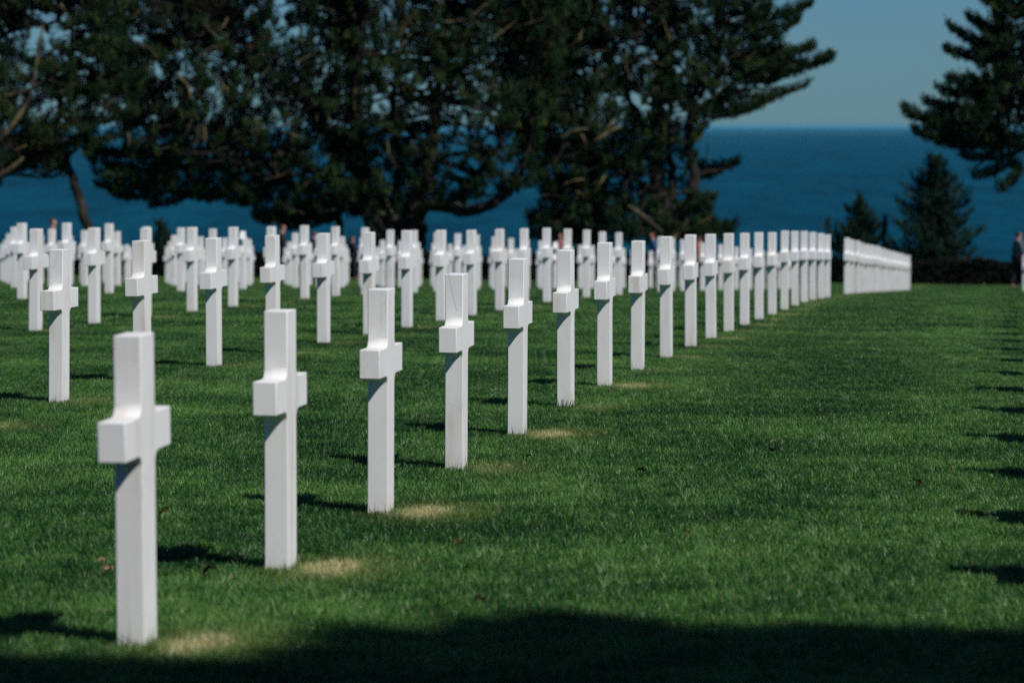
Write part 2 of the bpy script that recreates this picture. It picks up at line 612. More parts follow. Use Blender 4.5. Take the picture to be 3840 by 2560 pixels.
SPECIAL = {(1, 0): 'nearest and largest white marble cross, at the lower left',
           (1, 1): 'second nearest white marble cross with brownish stain below its top',
           (1, 3): 'white marble cross with a thin crack down its upper stem',
           (1, 4): 'fifth cross of the front row with dark grey vertical veining',
           (1, 5): 'sixth cross of the front row with long grass tufts at its foot',
           (2, 5): 'white marble cross at far left, nearest in the second row'}
ROWN = {0: 'row off the right edge', 1: 'front row', 2: 'second row', 3: 'third row', 4: 'fourth row', 5: 'fifth row',
        6: 'sixth row', 7: 'seventh row', 8: 'eighth row', 9: 'ninth row'}
MISSING = {(1, 21), (1, 22), (2, 21), (2, 22), (0, 21), (0, 22), (6, 29)}
STARS = {(4, 21), (3, 28)}
angle = math.atan2(ROW[1], ROW[0])
stone_pos = []
for k in range(0, 10):
    count = 0
    for j in range(-1 if k == 0 else 0, 42):
        if (k, j) in MISSING: continue
        p = cell(k, j)
        u = 1920 + p[0] / p[1] * F
        if k > 0 and u < -45: continue
        count += 1
        x = p[0] + rng.normal(0, 0.006); y = p[1] + rng.normal(0, 0.006)
        me = me_star if (k, j) in STARS else (me_cracked if (k, j) == (1, 3) else me_cross)
        nm = 'star_headstone' if (k, j) in STARS else 'cross_headstone'
        o = link(nm, me, None, None, (x, y, gz(x, y) + rng.normal(0, 0.006)))
        o.rotation_euler = (rng.normal(0, 0.004), rng.normal(0, 0.004), angle + rng.normal(0, 0.006))
        ordn = ORD[count - 1]
        if (k, j) in STARS:
            lab = ('white star headstone with hexagram top among crosses of the %s' % ROWN[k])
            tag(o, lab, 'headstone', 'star of david headstones among the crosses')
        else:
            if (k, j) in SPECIAL: lab = SPECIAL[(k, j)]
            elif k == 1 and j >= 23:
                lab = 'small distant cross, %s of the front row counted beyond its gap' % ORD[j - 23]
            elif k == 0:
                lab = 'white marble cross, %s from the camera in the %s' % (ordn, ROWN[k])
            elif p[1] > 60:
                lab = 'distant white cross, %s visible stone from the camera in the %s' % (ordn, ROWN[k])
            else:
                lab = 'white marble cross, %s visible stone from the camera in the %s' % (ordn, ROWN[k])
            tag(o, lab, 'cross', 'white marble crosses in rows on the lawn')
        stone_pos.append((k, j, x, y))

# ------------------------------------------------------------------ grass
def blade_tile(name, size, n, lmin, lmax, wmin, wmax, bend, seed):
    r = np.random.default_rng(seed)
    x = r.uniform(-size / 2, size / 2, n); y = r.uniform(-size / 2, size / 2, n)
    # some clumping
    L = r.uniform(lmin, lmax, n) * (0.8 + 0.4 * (np.sin(x * 21 + seed) * np.sin(y * 17) * .5 + .5))
    L *= np.where(r.random(n) > 0.985, 1.35, 1.0)
    w = r.uniform(wmin, wmax, n)
    th = r.uniform(0, 2 * np.pi, n)
    ln = np.abs(r.normal(bend, bend * 0.6, n))
    la = r.uniform(0, 2 * np.pi, n)
    d = np.stack([np.cos(la) * np.sin(ln), np.sin(la) * np.sin(ln), np.cos(ln)], 1)
    s = np.stack([np.cos(th), np.sin(th), np.zeros(n)], 1)
    b = np.stack([x, y, np.full(n, -0.008)], 1)
    mid = b + d * (L * 0.55)[:, None]
    d2 = d.copy(); d2[:, 2] *= 0.72; d2[:, :2] *= 1.5
    tip = mid + d2 * (L * 0.45)[:, None]
    V = np.stack([b - s * w[:, None] / 2, b + s * w[:, None] / 2, mid + s * w[:, None] * .42, mid - s * w[:, None] * .42,
                  tip + s * w[:, None] * .08, tip - s * w[:, None] * .08], 1).reshape(-1, 3)
    base = (np.arange(n) * 6)[:, None]
    Fc = np.concatenate([base + np.array([0, 1, 2, 3]), base + np.array([3, 2, 4, 5])], 0)
    rr = np.repeat(r.random(n), 6)
    me = np_mesh(name, V, Fc, attr=rr)
    me.materials.append(M_GRASS)
    return bpy.data.objects.new(name, me)          # source only, not placed in the scene


def lawn_layer(name, label, tile, size, y0, y1, margin):
    pts, rots = [], []
    y = y0
    while y < y1:
        hw0 = (1920 / F) * (y + size) + margin
        x = -math.ceil(hw0 / size) * size
        while x < hw0:
            pts.append((x + size / 2, y + size / 2)); x += size
        y += size
    P = np.array(pts)
    th = rng.integers(0, 4, len(P)) * (math.pi / 2)
    z = ground(P[:, 0], P[:, 1])
    e = 0.2
    sx = (ground(P[:, 0] + e, P[:, 1]) - ground(P[:, 0] - e, P[:, 1])) / (2 * e)
    sy = (ground(P[:, 0], P[:, 1] + e) - ground(P[:, 0], P[:, 1] - e)) / (2 * e)
    # tilt vector (world) = (sy, -sx, 0); into the frame before the z turn
    ax = sy * np.cos(th) - sx * np.sin(th)
    ay = -sy * np.sin(th) - sx * np.cos(th)
    me = bpy.data.meshes.new(name)
    me.vertices.add(len(P))
    me.vertices.foreach_set('co', np.stack([P[:, 0], P[:, 1], z], 1).astype(np.float32).ravel())
    at = me.attributes.new('rot', 'FLOAT_VECTOR', 'POINT')
    at.data.foreach_set('vector', np.stack([ax, ay, th], 1).astype(np.float32).ravel())
    me.materials.append(M_GRASS)
    o = link(name, me)
    tag(o, label, 'grass', kind='stuff')
    ng = bpy.data.node_groups.new(name, 'GeometryNodeTree')
    ng.interface.new_socket('Geometry', in_out='INPUT', socket_type='NodeSocketGeometry')
    ng.interface.new_socket('Geometry', in_out='OUTPUT', socket_type='NodeSocketGeometry')
    gi = ng.nodes.new('NodeGroupInput'); go = ng.nodes.new('NodeGroupOutput')
    ip = ng.nodes.new('GeometryNodeInstanceOnPoints')
    ob = ng.nodes.new('GeometryNodeObjectInfo'); ob.inputs[0].default_value = tile
    na = ng.nodes.new('GeometryNodeInputNamedAttribute'); na.data_type = 'FLOAT_VECTOR'; na.inputs[0].default_value = 'rot'
    er = ng.nodes.new('FunctionNodeEulerToRotation')
    mp = ng.nodes.new('GeometryNodeMeshToPoints')
    ng.links.new(gi.outputs[0], mp.inputs[0])
    ng.links.new(mp.outputs[0], ip.inputs['Points'])
    ng.links.new(ob.outputs['Geometry'], ip.inputs['Instance'])
    ng.links.new([s_ for s_ in na.outputs if s_.enabled][0], er.inputs[0])
    ng.links.new(er.outputs[0], ip.inputs['Rotation'])
    ng.links.new(ip.outputs[0], go.inputs[0])
    md = o.modifiers.new('scatter', 'NODES'); md.node_group = ng
    return o


tile_a = blade_tile('blade_patch_fine', 0.5, 3800, 0.022, 0.048, 0.0018, 0.0038, 0.36, 3)
tile_b = blade_tile('blade_patch_coarse', 1.0, 5200, 0.025, 0.050, 0.004, 0.009, 0.35, 4)
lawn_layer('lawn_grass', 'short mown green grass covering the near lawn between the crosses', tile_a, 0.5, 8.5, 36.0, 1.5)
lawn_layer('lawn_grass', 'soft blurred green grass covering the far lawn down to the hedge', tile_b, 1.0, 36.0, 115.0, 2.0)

# longer untrimmed blades round the foot of every near stone
V_, F_, A_ = [], [], []
nn_ = 0
r5 = np.random.default_rng(5)
for (k, j, x, y) in stone_pos:
    if y > 45: continue
    m = 150 if y < 26 else 70
    side = r5.integers(0, 4, m)
    t_ = r5.uniform(-1, 1, m)
    a_ = np.where(side == 0, WD / 2 + .006, np.where(side == 1, -WD / 2 - .006, t_ * WD / 2))
    b_ = np.where(side == 2, T / 2 + .006, np.where(side == 3, -T / 2 - .006, t_ * T / 2))
    a_ = a_ + r5.normal(0, .006, m) * 1.0; b_ = b_ + r5.normal(0, .006, m)
    px = x + ROW[0] * a_ + LEFT[0] * b_; py = y + ROW[1] * a_ + LEFT[1] * b_
    pz = ground(px, py) - .005
    L = r5.gamma(3.0, .012, m) * (0.7 + 0.6 * r5.random())
    dx = np.stack([px - x, py - y], 1); dx /= np.linalg.norm(dx, axis=1)[:, None]
    ln = np.abs(r5.normal(0.15, 0.2, m))
    d = np.stack([dx[:, 0] * np.sin(ln), dx[:, 1] * np.sin(ln), np.cos(ln)], 1)
    th = r5.uniform(0, np.pi, m)
    s = np.stack([np.cos(th), np.sin(th), 0 * th], 1) * (r5.uniform(.002, .004, m) / 2)[:, None]
    b = np.stack([px, py, pz], 1)
    tip = b + d * L[:, None]
    V_.append(np.stack([b - s, b + s, tip], 1).reshape(-1, 3))
    F_.append(np.arange(m)[:, None] * 3 + np.array([0, 1, 2]) + nn_)
    A_.append(np.repeat(r5.random(m) * .6, 3)); nn_ += 3 * m
o = link('edging_grass', np_mesh('edging_grass', np.concatenate(V_), np.concatenate(F_), attr=np.concatenate(A_)), M_GRASS)
tag(o, 'slightly longer grass blades standing round the feet of the crosses', 'grass', kind='stuff')

# one clearly longer tuft at the sixth stone of the front row
def grass_tuft(x, y, n, lmax, spread, label, seed, stretch=1.0):
    r = np.random.default_rng(seed)
    a_ = r.uniform(0, 2 * np.pi, n); rad = spread * np.sqrt(r.random(n))
    bx = np.cos(a_) * rad * stretch; by = np.sin(a_) * rad
    L = r.uniform(.35, 1.0, n) * lmax
    ln = np.abs(r.normal(.35, .25, n))
    d = np.stack([np.cos(a_) * np.sin(ln), np.sin(a_) * np.sin(ln), np.cos(ln)], 1)
    th = r.uniform(0, np.pi, n)
    s = np.stack([np.cos(th), np.sin(th), 0 * th], 1) * (r.uniform(.003, .006, n) / 2)[:, None]
    b = np.stack([bx, by, np.full(n, -.01)], 1)
    mid = b + d * (L * .6)[:, None]
    d2 = d.copy(); d2[:, 2] *= .5; d2[:, :2] *= 1.6
    tip = mid + d2 * (L * .4)[:, None]
    V = np.stack([b - s, b + s, mid + s * .8, mid - s * .8, tip + s * .1, tip - s * .1], 1).reshape(-1, 3)
    base = (np.arange(n) * 6)[:, None]
    Fc = np.concatenate([base + np.array([0, 1, 2, 3]), base + np.array([3, 2, 4, 5])], 0)
    o = link('grass_tuft', np_mesh('grass_tuft', V, Fc, attr=np.repeat(r.random(n) * .35, 6)), M_GRASS, None, (x, y, gz(x, y)))
    tag(o, label, 'grass tuft')


c5 = cell(1, 5)
grass_tuft(c5[0] - .03, c5[1] - .16, 110, .13, .09, 'long uncut grass tuft before the foot of the sixth front cross', 1, 1.3)
grass_tuft(c5[0] + .12, c5[1] - .05, 60, .08, .10, 'low spreading grass tuft to the right of the sixth front cross', 2, 1.6)
c7 = cell(1, 7)
grass_tuft(c7[0] - .01, c7[1] - .14, 60, .07, .08, 'short thick grass tuft at the foot of the eighth front cross', 3, 1.3)

# ------------------------------------------------------------------ fallen leaves
M_LEAF = [mat_plain('orange_brown_leaf', (0.24, 0.11, 0.055), 0.6, .25, 40), mat_plain('pale_brown_leaf', (0.42, 0.30, 0.18), 0.6, .2, 40),
          mat_plain('dark_brown_leaf', (0.035, 0.022, 0.016), 0.6, .25, 40)]


def leaf(u, v, size, kind, label, seed):
    r = random.Random(seed)
    x, y, z = on_ground(u, v)
    bm = bmesh.new()
    n = 9
    top, bot = [], []
    rows = []
    for i in range(n):
        s = i / (n - 1)
        w = math.sin(math.pi * s ** 0.8) * 0.32 * (1 + 0.25 * math.sin(s * 17 + seed))
        zz = 0.22 * math.sin(s * math.pi) * (0.6 + r.random() * .5)
        rows.append([bm.verts.new(((s - .5), -w, zz + w * .55)), bm.verts.new(((s - .5), 0, zz - .04)),
                     bm.verts.new(((s - .5), w, zz + w * .7))])
    for i in range(n - 1):
        for c in range(2):
            try: bm.faces.new((rows[i][c], rows[i + 1][c], rows[i + 1][c + 1], rows[i][c + 1]))
            except ValueError: pass
    bmesh.ops.solidify(bm, geom=bm.faces[:], thickness=0.012)
    for f in bm.faces: f.smooth = True
    me = bpy.data.meshes.new('fallen_leaf')
    bm.to_mesh(me); bm.free()
    o = link('fallen_leaf', me, M_LEAF[kind], None, (x, y, z + .036))
    o.scale = (size, size, size)
    o.rotation_euler = (r.uniform(-.4, .4), r.uniform(-.4, .4), r.uniform(0, 6))
    tag(o, label, 'leaf', 'fallen leaves lying on the grass')


leaf(378, 1196, .065, 0, 'orange-brown curled leaf just right of the nearest cross', 1)
leaf(249, 1330, .055, 1, 'pale brown leaf on the grass left of the nearest cross', 2)
leaf(232, 1308, .040, 1, 'small pale leaf above another, left of the nearest cross', 12)
leaf(482, 1333, .075, 2, 'dark curled leaf between the two nearest crosses', 3)
leaf(534, 1346, .040, 1, 'small light brown leaf between the two nearest crosses', 4)
leaf(1103, 1404, .060, 2, 'dark brown leaf near the shadow edge at bottom centre', 5)
leaf(1778, 1050, .085, 2, 'dark leaf on the open lawn right of the front row', 6)
leaf(1776, 1029, .045, 1, 'tiny pale leaf behind the dark leaf on the open lawn', 7)
leaf(1472, 1098, .060, 2, 'small dark leaf on the open lawn below the fourth cross patch', 8)
leaf(1573, 1243, .045, 0, 'small rusty leaf in the middle of the lower lawn', 9)
leaf(1215, 1064, .040, 2, 'tiny dark leaf on grass near the fifth front cross', 10)
leaf(2104, 1125, .070, 2, 'dark leaf on the right lawn near the shadows', 11)
leaf(1052, 1265, .050, 0, 'small reddish-brown leaf below the straw patch of the third cross', 13)

# ------------------------------------------------------------------ trees
def inside(poly, x, y):
    c = False
    n = len(poly)
    for i in range(n):
        x1, y1 = poly[i]; x2, y2 = poly[(i + 1) % n]
        if (y1 > y) != (y2 > y) and x < (x2 - x1) * (y - y1) / (y2 - y1) + x1: c = not c
    return c


def edge_dist(poly, x, y):
    best = 1e9
    n = len(poly)
    for i in range(n):
        x1, y1 = poly[i]; x2, y2 = poly[(i + 1) % n]
        dx, dy = x2 - x1, y2 - y1
        L = dx * dx + dy * dy + 1e-9
        t_ = max(0, min(1, ((x - x1) * dx + (y - y1) * dy) / L))
        best = min(best, math.hypot(x - x1 - t_ * dx, y - y1 - t_ * dy))
    return best


def shoots(centers, normals, r, n_st=3, step=.075):
    """upright candles: stacked brush centres rising and leaning outward"""
    n = len(centers)
    ax = normals * .45
    ax[:, 2] = np.abs(ax[:, 2]) * .3 + 1.0
    ax += r.normal(0, .22, (n, 3))
    ax /= np.linalg.norm(ax, axis=1)[:, None]
    L = r.uniform(.6, 1.35, n)
    C = np.concatenate([centers + ax * (L * step * k)[:, None] for k in range(n_st)])
    rr_ = r.random(n)
    return C, np.tile(ax, (n_st, 1)), np.tile(rr_, n_st), np.repeat(np.linspace(1.0, .72, n_st), n)


def needle_mesh(name, centers, normals, nb, length, width, r, up=0.0, rnd=None, size=None, spread=.52):
    """a brush of thin needles at each centre, pointing about its normal"""
    n = len(centers)
    C_ = np.repeat(centers, nb, 0)
    N_ = np.repeat(normals, nb, 0)
    d = r.normal(0, 1, (n * nb, 3)) * spread + N_ * .9
    d[:, 2] += up
    d /= np.linalg.norm(d, axis=1)[:, None] + 1e-9
    ref = r.normal(0, 1, (n * nb, 3))
    s = np.cross(d, ref); s /= np.linalg.norm(s, axis=1)[:, None] + 1e-9
    L = length * r.uniform(.6, 1.2, n * nb)
    if size is not None: L = L * np.repeat(size, nb)
    Wd = width * r.uniform(.7, 1.3, n * nb)
    st = C_ + d * (L * 0.05)[:, None]
    V = np.stack([st - s * (Wd * .5)[:, None], st + s * (Wd * .5)[:, None], st + d * L[:, None]], 1).reshape(-1, 3)
    Fc = np.arange(n * nb * 3).reshape(-1, 3)
    per = np.repeat(r.random(n) if rnd is None else rnd, nb)
    per = np.clip(per * .75 + r.random(n * nb) * .25, 0, 1)
    return np_mesh(name, V, Fc, attr=np.repeat(per, 3))


def pads_from_outline(poly, holes, n_try, rmin, rmax, rr, sparse=(), space=1.0):
    xs_ = [p[0] for p in poly]; ys_ = [p[1] for p in poly]
    pads = []
    for _ in range(n_try):
        x = rr.uniform(min(xs_), max(xs_)); y = rr.uniform(min(ys_), max(ys_))
        if not inside(poly, x, y): continue
        d = edge_dist(poly, x, y) * 1.02
        for hx, hy, hr in holes:
            d = min(d, (math.hypot(x - hx, (y - hy)) - hr) * .74)
        drop = False
        for sx, sy, sr, pr in sparse:
            if math.hypot(x - sx, y - sy) < sr and rr.random() > pr: drop = True
        if drop or d < rmin: continue
        rad = min(d, rr.uniform(rmin, rmax))
        ok = True
        for (px, py, pr) in pads:
            if math.hypot((px - x) * .85, (py - y) * 1.55) < (0.46 * min(rad, pr) + .22 * max(rad, pr)) * space: ok = False; break
        if ok: pads.append((x, y, rad))
    return pads


def pine(name, label, Y, poly, trunks, base_xy, holes=(), sparse=(), n_try=2500, rmin=12, rmax=52, depth=3.2, dens=1.0,
         twig_n=60, seed=1, mat=None, needle=(0.165, 0.036, 10, .125), dead=(), group='dark pines beyond the hedge', cat='pine tree',
         twig_mat=None, flat=0.55, space=1.0, boughs=()):
    rr = random.Random(seed)
    r = np.random.default_rng(seed)
    px = Y * 1.63265 / F                                # metres per view unit
    bx, by = base_xy
    bz = gz(bx, by)
    root = empty(name, (bx, by, bz))
    tag(root, label, cat, group)
    O = np.array([bx, by, bz])
    # trunk and limbs, in view units with own depth offsets
    tb = Tubes()
    skel = []
    for path in trunks:
        P = []
        for (u, v, dy, rad) in path:
            q = disp(u, v, Y)
            P.append((q.x, Y + dy, q.z, rad))
        P = np.array(P)
        P[:, :3] -= O
        c = curve_pts(P, 5 * len(P))
        c[:, :3] += r.normal(0, .03, (len(c), 3))
        tb.add(c[:, :3], np.maximum(c[:, 3], .015), 9)
        skel.append(c)
    sk = np.concatenate(skel)
    pads = pads_from_outline(poly, holes, n_try, rmin, rmax, rr, sparse, space)
    for hx, hy, hr in holes:
        for _ in range(int(hr * .22)):
            a_ = rr.uniform(0, 6.283); q_ = hr * math.sqrt(rr.random())
            if inside(poly, hx + q_ * math.cos(a_), hy + q_ * math.sin(a_)):
                pads.append((hx + q_ * math.cos(a_), hy + q_ * math.sin(a_), rr.uniform(4.0, 7.5)))
    Cs, Ns = [], []
    bt = Tubes()
    for i, (u, v, rad) in enumerate(pads):
        q = disp(u, v, Y)
        dd = min(1.0, edge_dist(poly, u, v) / 130.0) ** .5
        off = rr.uniform(-1, 1) * depth * (0.25 + .75 * dd)
        c = np.array([q.x, Y + off, q.z]) - O
        R_ = rad * px
        n = int(dens * 95 * R_ ** 2.0) + 4
        # sub-clumps
        ns = max(3, int(R_ * 9))
        sub = r.normal(0, 1, (ns, 3)); sub /= np.linalg.norm(sub, axis=1)[:, None]
        sub *= (r.random(ns) ** .45)[:, None]
        sub = sub * np.array([R_ * 1.08, R_ * 1.15, R_ * flat])
        which = r.integers(0, ns, n)
        loc = r.normal(0, 1, (n, 3)); loc /= np.linalg.norm(loc, axis=1)[:, None] + 1e-9
        loc *= (r.random(n) ** .5)[:, None]
        sr = R_ * .34 + .06
        ctr = c + sub[which] + loc * np.array([sr, sr, sr * .55])
        nrm = loc * .7 + sub[which] / (R_ + 1e-6) * .6
        Cs.append(ctr); Ns.append(nrm)
        # a limb to the pad
        d_ = np.linalg.norm((sk[:, :3] - c) * np.array([1, 1, 1.3]), axis=1) - sk[:, 2] * 0
        below = sk[:, 2] < c[2] + .4
        d_ = np.where(below, d_, d_ + 3)
        a = sk[int(np.argmin(d_))]
        L = np.linalg.norm(a[:3] - c)
        if L > .3 and L < 7 and not (v > 395 and u < 600 and L > 2.5):
            m1 = a[:3] * .65 + c * .35 + r.normal(0, .10 * L, 3) * .8
            m2 = a[:3] * .3 + c * .7 + r.normal(0, .08 * L, 3) * .8
            ra = min(a[3] * .6, .03 + .022 * L)
            cc = curve_pts([(*a[:3], ra), (*m1, ra * .75), (*m2, ra * .5), (*c, ra * .25)], 10)
            bt.add(cc[:, :3], np.maximum(cc[:, 3], .008), 5)
            for s_ in range(2):
                e = c + sub[rr.randrange(ns)] * 1.0
                bt.add([cc[-3][:3], (cc[-3][:3] + e) / 2 + r.normal(0, .05, 3), e], [.018, .012, .006], 4)
    for (u0, v0, u1, v1, h0, h1) in boughs:
        a = disp(u0, v0, Y); b = disp(u1, v1, Y)
        oy = rr.uniform(-.35, .35) * depth
        A = np.array([a.x, Y + oy, a.z]) - O; B = np.array([b.x, Y + oy + rr.uniform(-.4, .4), b.z]) - O
        L = np.linalg.norm(B - A)
        sag = -.10 * L
        def at(t_):
            t_ = np.asarray(t_)[:, None]
            return A * (1 - t_) + B * t_ + np.array([0, 0, 1.0]) * (sag * 4 * t_ * (1 - t_))
        tt = np.linspace(0, 1, 9)
        bt.add(at(tt), np.linspace(.022 * L + .025, .012, 9), 5)
        hm_ = (h0 + h1) / 2 * px
        n = int(dens * 150 * L * 2 * hm_) + 12
        t_ = r.random(n) ** .85
        lump = 1 + .38 * np.sin(t_ * L * 7 + rr.uniform(0, 6)) + .30 * np.sin(t_ * L * 17 + rr.uniform(0, 6))
        hh = (h0 * (1 - t_) + h1 * t_) * px * lump
        ph = r.random(n) * 2 * np.pi; q_ = np.sqrt(r.random(n))
        P_ = at(t_)
        P_[:, 2] += hh * (q_ * np.sin(ph) * .85 + .12)
        P_[:, 1] += (hh + .12) * q_ * np.cos(ph) * 1.25
        P_[:, 0] += r.normal(0, .06, n)
        d_ = (B - A) / L
        N_ = np.tile(d_ * 1.0, (n, 1)); N_[:, 1] += np.cos(ph) * .4; N_[:, 2] += .2
        Cs.append(P_); Ns.append(N_)
        # side limblets
        for q in range(int(L * 2)):
            k_ = rr.random(); c0 = at([k_])[0]
            bt.add([c0, c0 + np.array([rr.uniform(-.1, .3) * np.sign(d_[0]), rr.uniform(-.3, .3), rr.uniform(.05, .3)])], [.016, .006], 4)
    Cs = np.concatenate(Cs); Ns = np.concatenate(Ns)
    link('trunk', tb.mesh('trunk'), M_BARK, root)
    C3, N3, r3, s3 = shoots(Cs, Ns, r, 3, needle[3] if len(needle) > 3 else .085)
    me = needle_mesh('crown', C3, N3, needle[2], needle[0], needle[1], r, rnd=r3, size=s3, spread=.62)
    link('crown', me, mat or M_PINE, root)
    # bare dead limbs catching the sun on the near side
    for path in dead:
        dt = Tubes()
        P = []
        for (u, v, dy, rad) in path:
            q = disp(u, v, Y); P.append((q.x, Y + dy, q.z, rad))
        P = np.array(P); P[:, :3] -= O
        c = curve_pts(P, 4 * len(P) + 2)
        dt.add(c[:, :3], np.maximum(c[:, 3], .006), 6)
        link('dead_branch', dt.mesh('dead_branch'), twig_mat or M_TWIG, root)
    nb_ = len(bt.f)
    for _ in range(twig_n):
        u, v, rad = pads[rr.randrange(len(pads))]
        if edge_dist(poly, u, v) < 45: continue
        q = disp(u + rr.uniform(-rad, rad) * .6, v + rr.uniform(-rad, rad) * .5, Y)
        a = np.array([q.x, Y - depth * rr.uniform(.55, 1.05), q.z]) - O
        ang = rr.choice([-1, 1]) * rr.gauss(0.9, .5)
        L = rr.uniform(.25, 1.1)
        dvec = np.array([math.sin(ang), rr.uniform(.1, .6), math.cos(ang) * rr.choice([1, 1, -1])]) * L
        m = a + dvec * .5 + r.normal(0, .07, 3)
        w = rr.uniform(.012, .035)
        bt.add([a, m, a + dvec], [w * .4, w * .8, w], 5)
        if rr.random() < .6:
            bt.add([m, m + r.normal(0, .22, 3)], [w * .6, w * .25], 4)
    if bt.n:
        me = bt.mesh('branch')
        me.materials.append(M_BARK); me.materials.append(twig_mat or M_TWIG)
        mi = np.zeros(len(me.polygons), dtype=np.int32); mi[nb_:] = 1
        me.polygons.foreach_set('material_index', mi)
        link('branch', me, None, root)
    return root


# leaning thin pine at the left
pine('pine_tree', 'leaning dark pine with a thin curved trunk behind the left crosses', 121,
     [(-60, -160), (250, -160), (300, -40), (290, 130), (330, 240), (300, 270), (230, 250), (215, 330), (160, 345), (150, 398),
      (60, 402), (-60, 404), (-80, 200)],
     [[(212, 640, 0, .20), (203, 527, 0, .185), (185, 465, 0, .17), (168, 415, 0, .155), (150, 365, 0, .14), (130, 305, .1, .12),
       (140, 220, .2, .10), (160, 120, .2, .08), (170, 10, 0, .06)],
      [(150, 365, 0, .09), (190, 330, -.5, .07), (250, 250, -1, .05)],
      [(130, 305, 0, .08), (80, 290, .3, .06), (30, 250, .5, .045)],
      [(0, 85, 0, .09), (60, 62, -.3, .085), (120, 55, -.6, .07), (165, 20, -.6, .05)],
      [(160, 150, 0, .06), (100, 190, -1, .05), (40, 230, -1.5, .03)]],
     (disp(212, 640, 121).x, 121),
     holes=[(70, 75, 40), (150, 75, 26), (122, 142, 14), (150, 258, 18), (95, 258, 16), (275, 250, 12), (10, 295, 10), (240, 310, 14)],
     boughs=[(140, 210, 335, 175, 20, 8), (150, 270, 320, 262, 16, 6), (150, 330, 265, 318, 18, 6), (130, 300, -20, 330, 24, 10), (130, 350, 10, 385, 18, 8),
             (150, 160, 20, 120, 14, 6), (160, 60, 250, 30, 16, 8), (165, 110, 260, 120, 14, 6), (160, 20, 40, 5, 12, 6)], space=1.15,
     sparse=[(130, 50, 150, .55)], n_try=2600, rmin=8, rmax=40, depth=2.6, dens=.95, twig_n=22, seed=11)

# lit limbs of a pine standing out of frame at the left
pine('pine_tree', 'pine cut by the left edge with pale sunlit bare limbs', 114,
     [(-330, -150), (-60, -150), (-25, 60), (10, 180), (-10, 250), (5, 300), (12, 430), (-20, 450), (-330, 430)],
     [[(-150, 650, 0, .30), (-145, 520, 0, .27), (-130, 430, 0, .24), (-150, 250, 0, .2), (-140, 50, 0, .14), (-130, -60, 0, .1)],
      [(-135, 470, 0, .14), (-60, 440, -.3, .12), (0, 408, -.6, .10), (35, 388, -.7, .08), (62, 365, -.8, .05)]],
     (disp(-150, 650, 114).x, 114), n_try=900, rmin=14, rmax=60, depth=2.6, dens=.8, twig_n=6, seed=12,
     dead=[[(-30, 360, -.6, .12), (0, 328, -.8, .105), (40, 285, -.9, .09), (72, 238, -1, .06)],
           [(-140, 480, 0, .15), (-60, 440, -.4, .12), (-2, 408, -.8, .11), (32, 388, -.9, .09), (64, 362, -1, .05)],
           [(88, 170, -1, .055), (100, 110, -1, .05), (108, 60, -1, .035)],
           [(72, 238, -1, .05), (80, 215, -1, .04), (90, 170, -1, .05)],
           [(20, 222, -1, .03), (60, 210, -1, .035), (75, 204, -1, .02)]])

